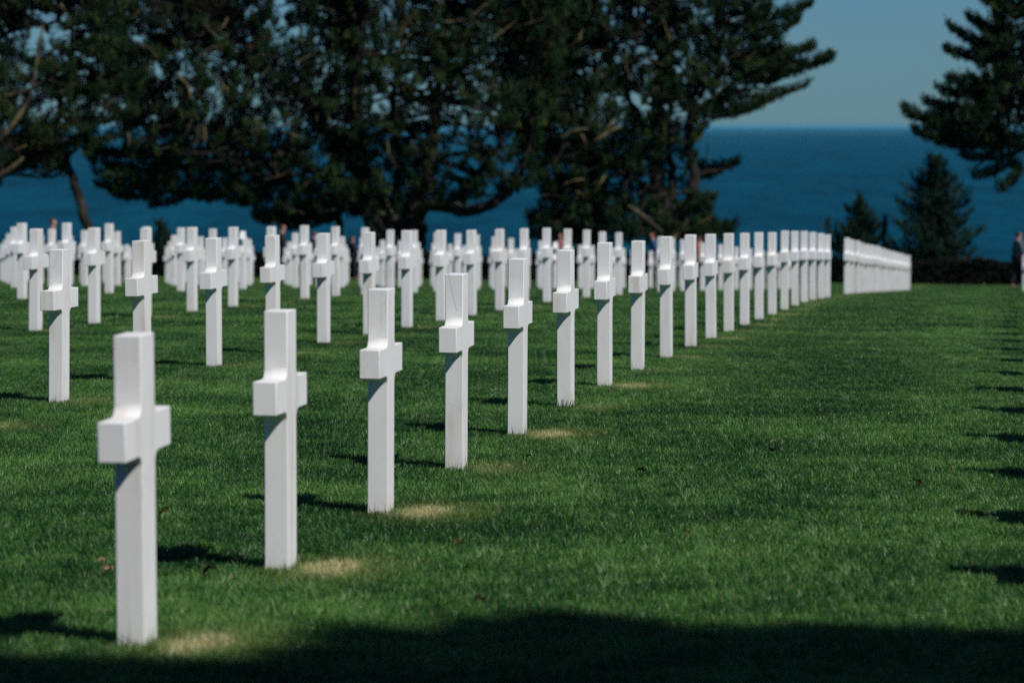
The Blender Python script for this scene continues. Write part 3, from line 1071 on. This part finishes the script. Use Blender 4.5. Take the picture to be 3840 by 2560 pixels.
# the great spreading pine in the middle
pine('pine_tree', 'huge spreading multi-stemmed pine in the middle, low limb bending right', 125,
     [(190, -190), (1330, -190), (1300, 60), (1290, 200), (1260, 300), (1230, 400), (1190, 445), (1130, 470), (1050, 482), (960, 478),
      (945, 505), (880, 500), (845, 470), (815, 500), (790, 500), (745, 492), (700, 515), (625, 522), (588, 500), (574, 455), (545, 474),
      (515, 462), (480, 474), (440, 455), (410, 458), (385, 440), (355, 478), (330, 455), (300, 452), (270, 462), (225, 430), (250, 412),
      (225, 395), (180, 372), (210, 345), (280, 350), (262, 300), (300, 225), (220, 130), (200, -60)],
     [[(905, 640, 0, .80), (900, 560, 0, .78), (890, 525, 0, .62), (850, 480, -.3, .42), (830, 400, -.5, .34), (822, 300, -.6, .30), (822, 190, -.6, .24),
       (835, 60, -.5, .17), (850, -120, 0, .10)],
      [(905, 560, 0, .55), (940, 505, -.2, .42), (950, 478, -.3, .30), (1000, 470, -.5, .24), (1060, 482, -.8, .22), (1110, 476, -1, .20), (1160, 450, -1.1, .17),
       (1195, 405, -1.1, .13), (1215, 330, -.8, .09), (1225, 220, -.3, .06)],
      [(925, 530, .3, .42), (960, 460, .5, .27), (985, 400, .5, .25), (990, 340, .5, .22), (1000, 250, .5, .18), (1012, 150, .5, .13), (1030, 0, .3, .09),
       (1040, -120, .3, .06)],
      [(1000, 372, .5, .10), (1040, 355, .3, .085), (1080, 350, .2, .08), (1120, 357, 0, .06), (1150, 340, 0, .04)],
      [(1030, 470, -.6, .15), (1080, 420, -.7, .14), (1120, 370, -.8, .12), (1150, 320, -.8, .09), (1165, 240, -.6, .06)],
      [(975, 520, .6, .14), (968, 560, .7, .15), (966, 640, .8, .16)],
      [(960, 640, .8, .16), (966, 520, .7, .13), (975, 480, .6, .12)],
      [(780, 640, 1, .17), (777, 530, 1, .15), (772, 470, .9, .13), (760, 380, .7, .1), (740, 260, .4, .08)],
      [(870, 510, -.2, .30), (800, 440, -.8, .22), (700, 380, -1.3, .17), (600, 330, -1.6, .12), (480, 300, -1.8, .08), (330, 250, -2, .05)],
      [(835, 420, -.5, .20), (760, 300, -1, .15), (650, 180, -1.4, .10), (520, 60, -1.8, .06)],
      [(880, 520, 0, .22), (820, 470, .8, .16), (700, 430, 1.3, .11), (560, 400, 1.8, .07), (400, 390, 2.0, .05)],
      [(905, 500, 0, .2), (915, 380, -.4, .15), (905, 230, -.8, .11), (930, 60, -.9, .07)]],
     (disp(905, 640, 125).x, 125),
     holes=[(875, 248, 22), (640, 80, 13), (690, 78, 12), (836, 8, 12), (885, 35, 12), (938, 137, 12), (955, 305, 30), (1030, 325, 24),
            (1065, 325, 26), (1098, 330, 24), (1025, 368, 20), (1060, 372, 24), (1095, 372, 20), (1050, 405, 22), (1130, 350, 16), (1120, 440, 12), (1057, 235, 18), (975, 235, 16),
            (690, 263, 11), (528, 156, 10), (392, 328, 12), (513, 383, 14), (310, 380, 22), (555, 315, 9), (1195, 385, 12), (740, 150, 8),
            (1160, 400, 10), (990, 200, 10), (1100, 100, 7), (800, 320, 6), (450, 370, 12), (335, 368, 14), (262, 368, 9), (372, 398, 10), (430, 442, 7), (480, 420, 6), (300, 425, 6), (660, 500, 7), (1180, 330, 9), (760, 470, 9), (720, 200, 6), (590, 230, 6),
            (1215, 440, 12)],
     boughs=[(420, 400, 228, 428, 13, 8), (440, 415, 270, 452, 12, 7), (480, 420, 345, 474, 10, 7), (540, 430, 398, 448, 12, 7), (560, 425, 445, 458, 11, 7), (600, 430, 520, 470, 12, 7),
             (620, 440, 552, 474, 12, 7), (700, 480, 582, 505, 22, 12), (440, 330, 205, 345, 20, 8), (330, 405, 232, 400, 10, 6),
             (420, 300, 240, 250, 22, 9), (400, 200, 205, 190, 26, 10), (400, 110, 205, 110, 26, 10), (760, 500, 640, 520, 14, 8), (430, 380, 250, 385, 14, 6),
             (1190, 430, 1250, 405, 14, 7), (900, 470, 800, 495, 16, 8), (1150, 300, 1270, 260, 22, 10), (560, 380, 400, 355, 18, 8), (1000, 300, 900, 290, 12, 5)],
     sparse=[(1010, 240, 110, .6), (1060, 370, 110, .5), (330, 400, 130, .6), (500, 420, 80, .7)], n_try=13000, rmin=8, rmax=40, depth=4.0, dens=.95, space=1.22, twig_n=150, seed=21,
     dead=[[(955, 472, -1.2, .10), (985, 464, -1.3, .12), (1020, 462, -1.3, .11), (1060, 470, -1.2, .07)],
           [(840, 495, -1.2, .07), (865, 487, -1.3, .09), (893, 490, -1.2, .06)],
           [(850, 505, -1, .06), (862, 525, -1, .07), (875, 540, -1, .05)],
           [(885, 435, -1.2, .05), (892, 465, -1.2, .07), (905, 490, -1.1, .06)],
           [(822, 175, -2.5, .07), (822, 205, -2.5, .10), (820, 235, -2.5, .08), (826, 275, -2.5, .05)],
           [(765, 245, -2.8, .06), (762, 275, -2.8, .07), (766, 300, -2.8, .03)],
           [(520, 180, -4, .05), (532, 200, -4, .07), (545, 210, -4, .04)], [(532, 190, -4, .04), (530, 215, -4, .05), (520, 232, -4, .03)],
           [(435, 180, -4, .04), (455, 200, -4, .05), (462, 228, -4, .04)],
           [(340, 100, -4, .03), (370, 118, -4, .045), (388, 138, -4, .03)], [(424, 92, -4, .03), (430, 118, -4, .04), (432, 135, -4, .02)],
           [(490, 60, -4, .03), (505, 78, -4, .05), (520, 92, -4, .03)], [(620, 178, -4, .05), (632, 165, -4, .04), (640, 150, -4, .02)],
           [(490, 285, -4, .05), (493, 305, -4, .05), (494, 325, -4, .03)], [(458, 285, -4, .02), (455, 300, -4, .04), (448, 312, -4, .03)],
           [(322, 305, -4, .03), (325, 320, -4, .04), (323, 335, -4, .02)], [(690, 285, -4, .03), (600, 300, -4, .03)],
           [(170, 195, -3, .03), (150, 191, -3, .05), (125, 197, -3, .03)]])

# pine right of the middle with the open right side
pine('pine_tree', 'tall dark pine right of the middle, wide boughs reaching over the sea', 128,
     [(1180, -190), (1820, -190), (1800, -60), (1780, 0), (1770, 60), (1800, 100), (1830, 135),
      (1800, 165), (1745, 180), (1700, 192), (1690, 206), (1720, 235), (1680, 250), (1630, 258),
      (1605, 272), (1612, 300), (1600, 335), (1610, 372), (1650, 385), (1650, 400), (1600, 400), (1590, 430), (1640, 440), (1638, 500),
      (1690, 520), (1690, 560), (1220, 560), (1212, 500), (1245, 475), (1240, 430), (1200, 380), (1150, 200), (1160, -50)],
     [[(1525, 660, 0, .52), (1524, 550, 0, .50), (1518, 480, 0, .40), (1508, 400, 0, .33), (1505, 310, 0, .28), (1515, 200, 0, .22), (1530, 60, 0, .15), (1540, -120, 0, .08)],
      [(1530, 560, 0, .38), (1550, 500, -.3, .27), (1582, 450, -.5, .24), (1592, 400, -.5, .21), (1582, 340, -.5, .19), (1584, 270, -.4, .17), (1610, 180, -.3, .12),
       (1660, 90, -.2, .08), (1700, -40, 0, .05)],
      [(1528, 550, .5, .22), (1542, 470, .6, .18), (1545, 400, .6, .16), (1535, 300, .6, .13), (1545, 200, .6, .1)],
      [(1584, 270, -.4, .10), (1650, 215, -.3, .08), (1720, 205, 0, .06), (1800, 202, .2, .035)],
      [(1600, 220, -.4, .10), (1690, 150, -.2, .08), (1790, 140, .2, .06), (1860, 142, .3, .03)],
      [(1585, 335, -.5, .07), (1605, 290, -.8, .06), (1620, 265, -.9, .04)],
      [(1588, 400, -.5, .06), (1630, 395, -.3, .05), (1680, 385, -.2, .03)],
      [(1505, 330, 0, .14), (1440, 220, .5, .10), (1380, 100, .8, .07)],
      [(1512, 440, 0, .14), (1430, 400, -1, .1), (1330, 330, -1.4, .07), (1260, 260, -1.6, .05)],
      [(1368, 660, 1.2, .20), (1362, 520, 1.2, .17), (1360, 430, 1, .14), (1350, 300, .8, .1), (1340, 150, .6, .07)],
      [(1330, 640, -.4, .16), (1328, 520, -.5, .13), (1320, 430, -.6, .10)]],
     (disp(1525, 660, 128).x, 128),
     holes=[(1455, 110, 14), (1488, 135, 15), (1435, 235, 16), (1470, 240, 18), (1500, 255, 12), (1547, 268, 16), (1344, 175, 14), (1570, 392, 30), (1562, 350, 18), (1568, 428, 16), (1607, 335, 10), (1540, 440, 9), (1415, 410, 12), (1380, 440, 8),
            (1355, 110, 8), (1300, 400, 8), (1415, 430, 10), (1230, 460, 10), (1650, 120, 7), (1600, 60, 6), (1565, 315, 9), (1280, 230, 7)],
     boughs=[(1700, 45, 1856, 14, 26, 7), (1700, -20, 1850, -35, 26, 9), (1710, 85, 1832, 50, 20, 7), (1690, 150, 1908, 136, 38, 8), (1720, 120, 1870, 110, 24, 8),
             (1680, 185, 1820, 168, 22, 8), (1660, 212, 1850, 198, 7, 4), (1630, 252, 1784, 224, 17, 7), (1590, 262, 1740, 246, 14, 6), (1590, 395, 1698, 376, 17, 6),
             (1595, 410, 1655, 398, 10, 5), (1592, 325, 1626, 285, 7, 5), (1360, 480, 1215, 500, 16, 9), (1340, 400, 1250, 440, 18, 8), (1600, 520, 1688, 522, 18, 9),
             (1560, 480, 1635, 455, 20, 9), (1460, 190, 1330, 200, 22, 9), (1480, 380, 1360, 370, 20, 8)],
     sparse=[(1560, 400, 85, .25), (1510, 450, 80, .4), (1440, 240, 70, .5)], n_try=12000, rmin=7, rmax=38, depth=3.6, dens=.95, space=1.2, twig_n=70, seed=31,
     dead=[[(1436, 468, -3.5, .06), (1465, 488, -3.5, .10), (1490, 510, -3.3, .10), (1512, 528, -3, .08)],
           [(1360, 322, -4.5, .05), (1400, 298, -4.5, .06), (1420, 292, -4.5, .03)], [(1285, 315, -4.3, .04), (1315, 300, -4.3, .06), (1345, 295, -4.3, .03)],
           [(1380, 300, -4.4, .05), (1395, 285, -4.4, .05), (1402, 272, -4.4, .02)],
           [(1330, 306, -4.4, .04), (1336, 320, -4.4, .06), (1342, 330, -4.4, .03)],
           [(1540, 545, -2, .12), (1560, 520, -2, .10), (1575, 500, -2, .05)], [(1626, 310, 0, .015), (1625, 345, 0, .025), (1623, 372, 0, .02)]])

# pine at the right edge
pine('pine_tree', 'dark pine cut by the right edge, boughs jutting left over the sea', 119,
     [(2300, -170), (2900, -170), (2900, 420), (2420, 450), (2352, 350), (2300, 345), (2260, 322), (2180, 322), (2130, 300), (2140, 270), (2180, 230),
      (2220, 200), (2240, 160), (2230, 110), (2260, 70), (2290, 0)],
     [[(2500, 650, 0, .42), (2495, 520, 0, .38), (2470, 350, 0, .30), (2450, 150, 0, .22), (2440, -60, 0, .12)],
      [(2460, 260, 0, .14), (2380, 230, 0, .11), (2280, 270, 0, .085), (2190, 290, .1, .06), (2100, 290, .2, .03)],
      [(2475, 380, 0, .13), (2400, 300, -.4, .09), (2330, 280, -.6, .07), (2250, 320, -.7, .04)],
      [(2480, 420, 0, .11), (2400, 350, .4, .08), (2320, 330, .6, .06), (2260, 370, .7, .045), (2240, 400, .7, .03)],
      [(2455, 160, 0, .12), (2360, 120, .2, .09), (2280, 110, .3, .06), (2210, 120, .3, .03)],
      [(2330, 330, .6, .045), (2300, 380, .6, .035), (2290, 430, .6, .025)]],
     (disp(2500, 650, 119).x, 119),
     holes=[(2258, 195, 11), (2300, 190, 10), (2330, 205, 13), (2275, 345, 16), (2310, 365, 16), (2335, 330, 12), (2345, 295, 10), (2250, 300, 8), (2240, 245, 7),
            (2345, 370, 12), (2290, 295, 9)],
     boughs=[(2300, 290, 2074, 258, 30, 9), (2330, 310, 2095, 305, 24, 9), (2330, 235, 2122, 240, 20, 8), (2330, 195, 2148, 212, 18, 7), (2330, 165, 2165, 188, 16, 7),
             (2340, 130, 2178, 118, 22, 8), (2300, 110, 2182, 64, 18, 7), (2340, 80, 2232, 44, 22, 8), (2350, 20, 2256, 2, 22, 9), (2360, -40, 2270, -60, 24, 9),
             (2352, 340, 2205, 362, 9, 6), (2330, 365, 2232, 412, 8, 7), (2345, 385, 2290, 442, 7, 8), (2352, 310, 2262, 350, 9, 6), (2352, 395, 2320, 380, 8, 5),
             (2300, 322, 2155, 330, 14, 6)],
     sparse=[(2320, 330, 90, .4)], n_try=5200, rmin=7, rmax=34, depth=3.0, dens=1.0, space=1.15, twig_n=14, seed=41)

# young pines
def whorls(u, v0, v1, levels, seed):
    """ascending side branches in tiers: (height v, left tip dx, right tip dx)"""
    q = random.Random(seed)
    out = []
    for (v, l, rt) in levels:
        for w in (-l, rt):
            if w: out.append((u, v + abs(w) * .16, u + w, v - abs(w) * .12 + q.uniform(-4, 4), 6 + abs(w) * .09, 5))
            if w and abs(w) > 30: out.append((u, v - 6 + abs(w) * .1, u + w * q.uniform(.5, .75), v - 14 + q.uniform(-5, 5), 7, 5))
    return out


pine('young_pine_tree', 'young bushy pine with pointed top before the sea at right', 118.5,
     [(2145, 375), (2165, 410), (2180, 460), (2190, 520), (2200, 590), (2190, 650), (2090, 650), (2100, 590), (2110, 520), (2115, 460), (2130, 410)],
     [[(2150, 665, 0, .13), (2150, 560, 0, .10), (2148, 470, 0, .07), (2145, 362, 0, .025)]],
     (disp(2150, 665, 118.5).x, 118.5), holes=[(2180, 600, 8), (2190, 520, 6), (2115, 555, 6)], n_try=1500, rmin=4, rmax=15, depth=.9,
     boughs=whorls(2149, 0, 0, [(372, 6, 6), (384, 16, 18), (402, 24, 26), (420, 48, 44), (436, 72, 62), (456, 58, 74), (476, 88, 78), (498, 74, 86), (520, 98, 70),
                                (541, 80, 108), (566, 108, 84), (592, 92, 90), (618, 80, 74), (640, 70, 60)], 1) + [(2145, 395, 2144, 360, 8, 4)],
     dens=.45, space=1.4, twig_n=0, seed=51, mat=M_PINE2, needle=(.13, .030, 9, .10), group='young pines by the hedge', flat=.8)
pine('young_pine_tree', 'small spiky young pine behind the end of the front cross row', 119.5,
     [(1973, 470), (1990, 520), (2000, 580), (2010, 650), (1940, 650), (1945, 590), (1955, 520)],
     [[(1978, 665, 0, .10), (1976, 560, 0, .07), (1972, 458, 0, .02)]],
     (disp(1978, 665, 119.5).x, 119.5), n_try=900, rmin=4, rmax=11, depth=.6,
     boughs=whorls(1975, 0, 0, [(474, 9, 10), (490, 30, 20), (510, 22, 34), (530, 42, 48), (552, 60, 56), (578, 66, 64), (606, 60, 60)], 2)
     + [(1972, 490, 1972, 452, 8, 4), (1905, 590, 1903, 508, 9, 6), (2030, 585, 2031, 502, 8, 5), (1925, 580, 1922, 525, 8, 5)],
     dens=.75, space=1.2, twig_n=0, seed=52, mat=M_PINE2, needle=(.13, .030, 9, .10), group='young pines by the hedge', flat=.8)
pine('young_pine_tree', 'low dark young pine in the gap left of centre crosses', 119,
     [(365, 508), (382, 525), (385, 545), (400, 555), (402, 650), (345, 650), (348, 590), (355, 540)],
     [[(376, 665, 0, .06), (374, 590, 0, .04), (368, 520, 0, .015)]],
     (disp(376, 665, 119).x, 119), n_try=500, rmin=4, rmax=14, depth=.5, dens=.9, twig_n=0, seed=53, mat=M_PINE2, needle=(.13, .030, 9, .12),
     group='young pines by the hedge', flat=.9)

# big pine behind the photographer whose crown shades the nearest grass
def shade_tree():
    r = np.random.default_rng(77)
    root = empty('pine_tree', (11.2, -6.0, gz(11.2, -6.0)))
    tag(root, 'large pine behind the photographer shading the nearest grass', 'pine tree', 'dark pines near the camera')
    O = np.array(root.location)
    tb = Tubes()
    c = curve_pts([(0, 0, -.2, .42), (.1, .2, 4, .36), (-.2, .4, 9, .30), (.1, .3, 14, .2), (0, 0, 18, .08)], 20)
    tb.add(c[:, :3], c[:, 3], 10)
    Cs, Ns = [], []
    # ground line where the shade ends: (x, y)
    edge_u = [(-900, 2440), (0, 2460), (260, 2470), (500, 2505), (900, 2515), (1150, 2440), (1350, 2380), (1700, 2365), (2050, 2300), (2280, 2340), (2480, 2420), (2700, 2400),
              (2950, 2345), (3250, 2350), (3500, 2385), (3840, 2410), (4300, 2380), (5200, 2400)]
    pads = []
    for u in np.arange(-900, 5200, 70):
        v = np.interp(u, [a for a, b in edge_u], [b for a, b in edge_u])
        x, y, z = on_ground(u / 1.63265, v / 1.63265)
        for rr_, back in ((.15, r.uniform(-.30, .5)), (.2, r.uniform(.0, .6)), (.36, .5), (.7, 1.15)):
            h = 15.5 + r.uniform(-2.5, 2.5)
            k = h / 1.0
            pads.append((x + .64 * k, y - .61 * k - rr_ - back - .25 + .05 * max(0.0, min(1.0, -x / 1.5)), z + h, rr_))
    for _ in range(240):
        x = r.uniform(1.0, 23); y = r.uniform(-15, -.4)
        pads.append((x, y, gz(x, y) + r.uniform(13.2, 17.5), r.uniform(.9, 1.5)))
    sk = c
    for (x, y, z, R_) in pads:
        cc = np.array([x, y, z]) - O
        n = int(60 * R_ ** 2 * 2.0) + 7
        loc = r.normal(0, 1, (n, 3)); loc /= np.linalg.norm(loc, axis=1)[:, None]
        loc *= (r.random(n) ** .4)[:, None]
        Cs.append(cc + loc * np.array([R_, R_, R_ * .5])); Ns.append(loc)
        if r.random() < .5:
            a = sk[r.integers(8, 17)]
            tb.add([a[:3], (a[:3] * .5 + cc * .5) + r.normal(0, .3, 3), cc], [.10, .06, .02], 5)
    link('trunk', tb.mesh('trunk'), M_BARK, root)
    link('crown', needle_mesh('crown', np.concatenate(Cs), np.concatenate(Ns), 9, .34, .11, r), M_PINE, root)


shade_tree()


def sky_screen_tree(x, y, h, w, label, seed):  # unseen pine added to block low sky light from the stones
    r = np.random.default_rng(seed)
    z = gz(x, y)
    root = empty('pine_tree', (x, y, z))
    tag(root, label, 'pine tree', 'unseen pines added behind the photographer to block sky light')
    tb = Tubes()
    c = curve_pts([(0, 0, -.2, .4), (.2, .1, h * .3, .33), (-.2, 0, h * .6, .22), (.1, .1, h * .95, .06)], 16)
    tb.add(c[:, :3], c[:, 3], 9)
    Cs, Ns = [], []
    for i in range(150):
        t_ = r.uniform(.12, 1.0)
        a_ = r.uniform(0, 6.283); q_ = w * math.sqrt(r.random()) * (1 - .55 * t_)
        cc = np.array([q_ * math.cos(a_), q_ * math.sin(a_), h * t_])
        R_ = r.uniform(.7, 1.4)
        n = 60
        loc = r.normal(0, 1, (n, 3)); loc /= np.linalg.norm(loc, axis=1)[:, None]
        loc *= (r.random(n) ** .4)[:, None]
        Cs.append(cc + loc * np.array([R_, R_, R_ * .5])); Ns.append(loc)
        if i % 3 == 0:
            a = c[min(15, int(t_ * 14))]
            tb.add([a[:3], (a[:3] * .5 + cc * .5) + r.normal(0, .2, 3), cc], [.09, .05, .02], 5)
    link('trunk', tb.mesh('trunk'), M_BARK, root)
    link('crown', needle_mesh('crown', np.concatenate(Cs), np.concatenate(Ns), 9, .36, .13, r), M_PINE, root)


for i_, (x_, y_, h_, w_, l_) in enumerate([(-34, -17, 13, 6.5, 'added sky-blocking broad pine far to the left behind the photographer'),
                                          (-21, -20, 15, 6.5, 'added sky-blocking tall pine behind the photographer to the left'),
                                          (-8, -17, 12, 6.0, 'added sky-blocking pine directly behind the photographer'),
                                          (5, -21, 14, 6.5, 'added sky-blocking tall pine behind the photographer, a little right'),
                                          (19, -24, 13, 6.5, 'added sky-blocking pine behind the photographer toward the sun'),
                                          (34, -22, 14, 6.5, 'added sky-blocking pine far to the right behind the photographer')]):
    sky_screen_tree(x_, y_, h_, w_, l_, 200 + i_)

# ------------------------------------------------------------------ hedge and stones behind it
def hedge(name, label, x0, x1, y, h, seed):
    r = np.random.default_rng(seed)
    zc = gz((x0 + x1) / 2, y)
    root = empty(name, ((x0 + x1) / 2, y, zc))
    tag(root, label, 'hedge', None)
    O = np.array([(x0 + x1) / 2, y, zc])
    # dense inner twigs
    tb = Tubes()
    n = int((x1 - x0) * 5)
    for i in range(n):
        x = r.uniform(x0, x1); yy = y + r.uniform(-.25, .35); z = gz(x, yy)
        a = np.array([x, yy, z - .05]) - O
        b = a + np.array([r.normal(0, .1), r.normal(0, .08), h * r.uniform(.6, .95)])
        tb.add([a, (a + b) / 2 + r.normal(0, .04, 3), b], [.02, .014, .006], 4)
    link('stem', tb.mesh('stem'), M_BARK, root)
    n = int((x1 - x0) * 1300)
    x = r.uniform(x0, x1, n)
    yy = y + r.uniform(-.42, .45, n)
    top = h * (1 + .07 * np.sin(x * 1.7) + .05 * np.sin(x * 4.3 + 1) + .04 * r.normal(0, 1, n))
    zz = ground(x, yy) + r.random(n) ** .8 * top
    C_ = np.stack([x, yy, zz], 1) - O
    N_ = r.normal(0, 1, (n, 3)); N_[:, 1] -= .6
    me = needle_mesh('foliage', C_, N_, 6, .13, .07, r, up=.3, spread=.6)
    link('foliage', me, M_HEDGE, root)


hedge('hedge', 'long low dark clipped hedge closing the lawn beneath the pines', -30, 26, 115.6, .83, 61)

M_STONE = mat_plain('pale_stone', (0.36, 0.33, 0.28), .85, .15, 6)


def parapet(u0, u1, v0, v1, Y, label, seed):
    a = disp(u0, v1, Y); b = disp(u1, v0, Y)
    r = random.Random(seed)
    zb = gz((a.x + b.x) / 2, Y)
    w, hgt = b.x - a.x, b.z - zb
    root = empty('stone_block', ((a.x + b.x) / 2, Y, zb))
    tag(root, label, 'stone', 'pale stones behind the hedge')
    for nm, z0, z1, grow in (('plinth', -.1, hgt - .14, 0), ('capstone', hgt - .137, hgt, .05)):
        bm = bmesh.new()
        bmesh.ops.create_cube(bm, size=1)
        for v_ in bm.verts:
            v_.co = Vector((v_.co.x * (w + grow), v_.co.y * (.45 + grow), z0 + (v_.co.z + .5) * (z1 - z0)))
        bmesh.ops.bevel(bm, geom=bm.edges[:], offset=.025, segments=2, affect='EDGES')
        for v_ in bm.verts: v_.co += Vector((r.gauss(0, .004), r.gauss(0, .004), r.gauss(0, .004)))
        me = bpy.data.meshes.new(nm); bm.to_mesh(me); bm.free()
        link(nm, me, M_STONE, root)


parapet(2216, 2272, 594, 606, 117.2, 'pale stone block showing above the hedge at far right', 1)
parapet(262, 306, 592, 606, 117.0, 'pale stone block above the hedge behind the left crosses', 2)

# ------------------------------------------------------------------ visitors
M_SKIN = mat_plain('skin', (0.42, 0.20, 0.15), .6, .08, 8)
CM = {}


def cloth(name, c):
    if name not in CM: CM[name] = mat_plain(name, c, .9, .2, 30)
    return CM[name]


def skinned(name, verts, edges, radii, mat, parent, root_i=0, sub=2):
    me = bpy.data.meshes.new(name)
    me.from_pydata(verts, edges, [])
    o = link(name, me, mat, parent)
    m = o.modifiers.new('skin', 'SKIN')
    m.use_smooth_shade = True
    sv_ = me.skin_vertices[0].data
    for i, r_ in enumerate(radii):
        sv_[i].radius = r_ if isinstance(r_, tuple) else (r_, r_)
    sv_[root_i].use_root = True
    s = o.modifiers.new('sub', 'SUBSURF'); s.levels = sub; s.render_levels = sub
    return o


def person(label, u, v_top, Y, height, rz, hair, top, bottom, long_hair=False, pattern=None, stride=.12, bun=False):
    x = disp(u, 0, Y).x
    z = gz(x, Y)
    k = height / 1.75
    root = empty('person', (x, Y, z), rz)
    root.scale = (k, k, k)
    tag(root, label, 'person', 'visitors walking beyond the crosses')
    st = stride
    V = [(0, 0, .95), (0, .01, 1.12), (0, 0, 1.32), (0, .0, 1.47), (0, .015, 1.55), (0, .03, 1.63), (0, .02, 1.70), (0, .11, 1.615)]
    R = [(.15, .11), (.13, .095), (.16, .11), (.075, .07), (.058, .058), (.082, .092), (.06, .07), (.014, .014)]
    E = [(0, 1), (1, 2), (2, 3), (3, 4), (4, 5), (5, 6), (5, 7)]
    arm_idx, leg_idx = [], []
    for s in (-1, 1):
        b = len(V)
        sw = s * .10
        V += [(s * .17, 0, 1.42), (s * .23, -.02 + sw * .4, 1.14), (s * .22, .08 + sw, .92), (s * .215, .11 + sw, .85)]
        R += [.055, .042, .028, (.035, .018)]
        E += [(2, b), (b, b + 1), (b + 1, b + 2), (b + 2, b + 3)]
        for f_ in range(5):
            c_ = len(V)
            if f_ == 4:
                V += [(s * .195, .15 + sw, .865), (s * .19, .165 + sw, .835)]
            else:
                off = (-.024 + .016 * f_)
                V += [(s * .215, .115 + sw + off, .80 - .004 * (f_ % 3)), (s * .208, .122 + sw + off, .765 - .006 * (f_ % 2))]
            R += [.009, .007]
            E += [(b + 3, c_), (c_, c_ + 1)]
        arm_idx.append(b)
        h = len(V)
        V += [(s * .09, 0, .90), (s * .10, .03 + s * st * .5, .50), (s * .10, -.02 + s * st, .09), (s * .10, .12 + s * st, .035)]
        R += [.095, .06, .04, (.04, .03)]
        E += [(0, h), (h, h + 1), (h + 1, h + 2), (h + 2, h + 3)]
        leg_idx.append(h)
    skinned('body', V, E, R, M_SKIN, root)
    g = 1.14
    # upper garment: trunk and sleeves to the wrist
    tv = [V[0], V[1], V[2], V[3]]; tr = [(.165, .13), (.15, .115), (.175, .125), (.085, .08)]; te = [(0, 1), (1, 2), (2, 3)]
    for b in arm_idx:
        c_ = len(tv)
        tv += [V[b], V[b + 1], tuple(np.array(V[b + 1]) * .15 + np.array(V[b + 2]) * .85)]
        tr += [.068, .055, .042]; te += [(2, c_), (c_, c_ + 1), (c_ + 1, c_ + 2)]
    skinned('shirt', tv, te, tr, cloth(*top), root)
    # trousers
    lv = [(0, 0, .96)]; lr = [(.165, .13)]; le = []
    for h in leg_idx:
        c_ = len(lv)
        lv += [V[h], V[h + 1], tuple(np.array(V[h + 2]) + np.array((0, 0, .02)))]
        lr += [.11, .078, .062]; le += [(0, c_), (c_, c_ + 1), (c_ + 1, c_ + 2)]
    skinned('trousers', lv, le, lr, cloth(*bottom), root)
    for h in leg_idx:
        a = V[h + 2]; b = V[h + 3]
        skinned('shoe', [(a[0], a[1] - .03, .045), (a[0], a[1] + .05, .045), (b[0], b[1] + .02, .035)], [(0, 1), (1, 2)],
                [(.045, .045), (.047, .045), (.04, .03)], cloth('dark_shoe', (.02, .02, .022)), root)
    hm = cloth(*hair)
    if long_hair:
        skinned('hair', [(0, -.005, 1.70), (0, -.045, 1.62), (0, -.075, 1.50), (0, -.085, 1.36)], [(0, 1), (1, 2), (2, 3)],
                [(.088, .09), (.10, .085), (.10, .055), (.07, .03)], hm, root)
    elif bun:
        skinned('hair', [(0, .0, 1.69), (0, -.05, 1.66), (0, -.09, 1.74)], [(0, 1), (1, 2)], [(.088, .09), (.085, .08), (.05, .05)], hm, root)
    else:
        skinned('hair', [(0, .015, 1.71), (0, -.035, 1.655), (0, -.04, 1.60)], [(0, 1), (1, 2)], [(.084, .09), (.088, .075), (.075, .05)], hm, root)
    # eyes and ears
    for s in (-1, 1):
        for nm, p, rr_, mt in (('eye', (s * .032, .112, 1.64), .012, cloth('dark_eye', (.02, .015, .012))),
                               ('ear', (s * .083, .02, 1.625), .02, M_SKIN)):
            bm = bmesh.new()
            bmesh.ops.create_icosphere(bm, subdivisions=2, radius=rr_)
            for v_ in bm.verts: v_.co = Vector((v_.co.x * .5, v_.co.y, v_.co.z * 1.3)) + Vector(p)
            me = bpy.data.meshes.new(nm); bm.to_mesh(me); bm.free()
            link(nm, me, mt, root)
    return root


brown = ('brown_hair', (.055, .025, .015)); black = ('black_hair', (.014, .010, .009))
E_ = math.radians
person('person with brown hair and dark jacket behind the far left crosses', 121, 0, 85, 1.66, E_(-75), brown, ('black_jacket', (.018, .016, .022)), ('dark_trousers', (.015, .016, .02)), bun=True)
person('person with short brown hair and dark coat below the middle pine', 648, 0, 99, 1.80, E_(-80), brown, ('charcoal_coat', (.028, .022, .028)), ('dark_trousers', (.015, .016, .02)))
person('person mostly hidden by crosses, only brown head showing left of middle', 722, 0, 108, 1.62, E_(-70), brown, ('dark_top', (.03, .03, .04)), ('dark_trousers', (.015, .016, .02)))
person('person with long black hair and long dark coat between cross clusters', 808, 0, 111, 1.48, E_(-60), black, ('black_coat', (.016, .012, .016)), ('dark_trousers', (.015, .016, .02)), long_hair=True)
person('person in a pink top behind the crosses left of the right pine', 1288, 0, 108, 1.66, E_(150), black, ('pink_top', (.55, .25, .24)), ('navy_trousers', (.02, .025, .05)))
person('person in a blue shirt behind crosses under the right pine', 1500, 0, 108, 1.72, E_(100), ('auburn_hair', (.09, .025, .02)), ('blue_shirt', (.05, .13, .28)), ('navy_trousers', (.02, .025, .05)))
person('person in a coral red top behind crosses right of the pine trunk', 1608, 0, 108, 1.62, E_(60), ('red_brown_hair', (.10, .04, .03)), ('coral_top', (.40, .12, .08)), ('dark_trousers', (.015, .016, .02)))
person('person in grey plaid shirt and black trousers at the right edge', 2339, 0, 108.5, 1.84, E_(-70), black, ('grey_plaid_shirt', (.10, .13, .16)), ('black_trousers', (.012, .012, .014)), stride=.16)
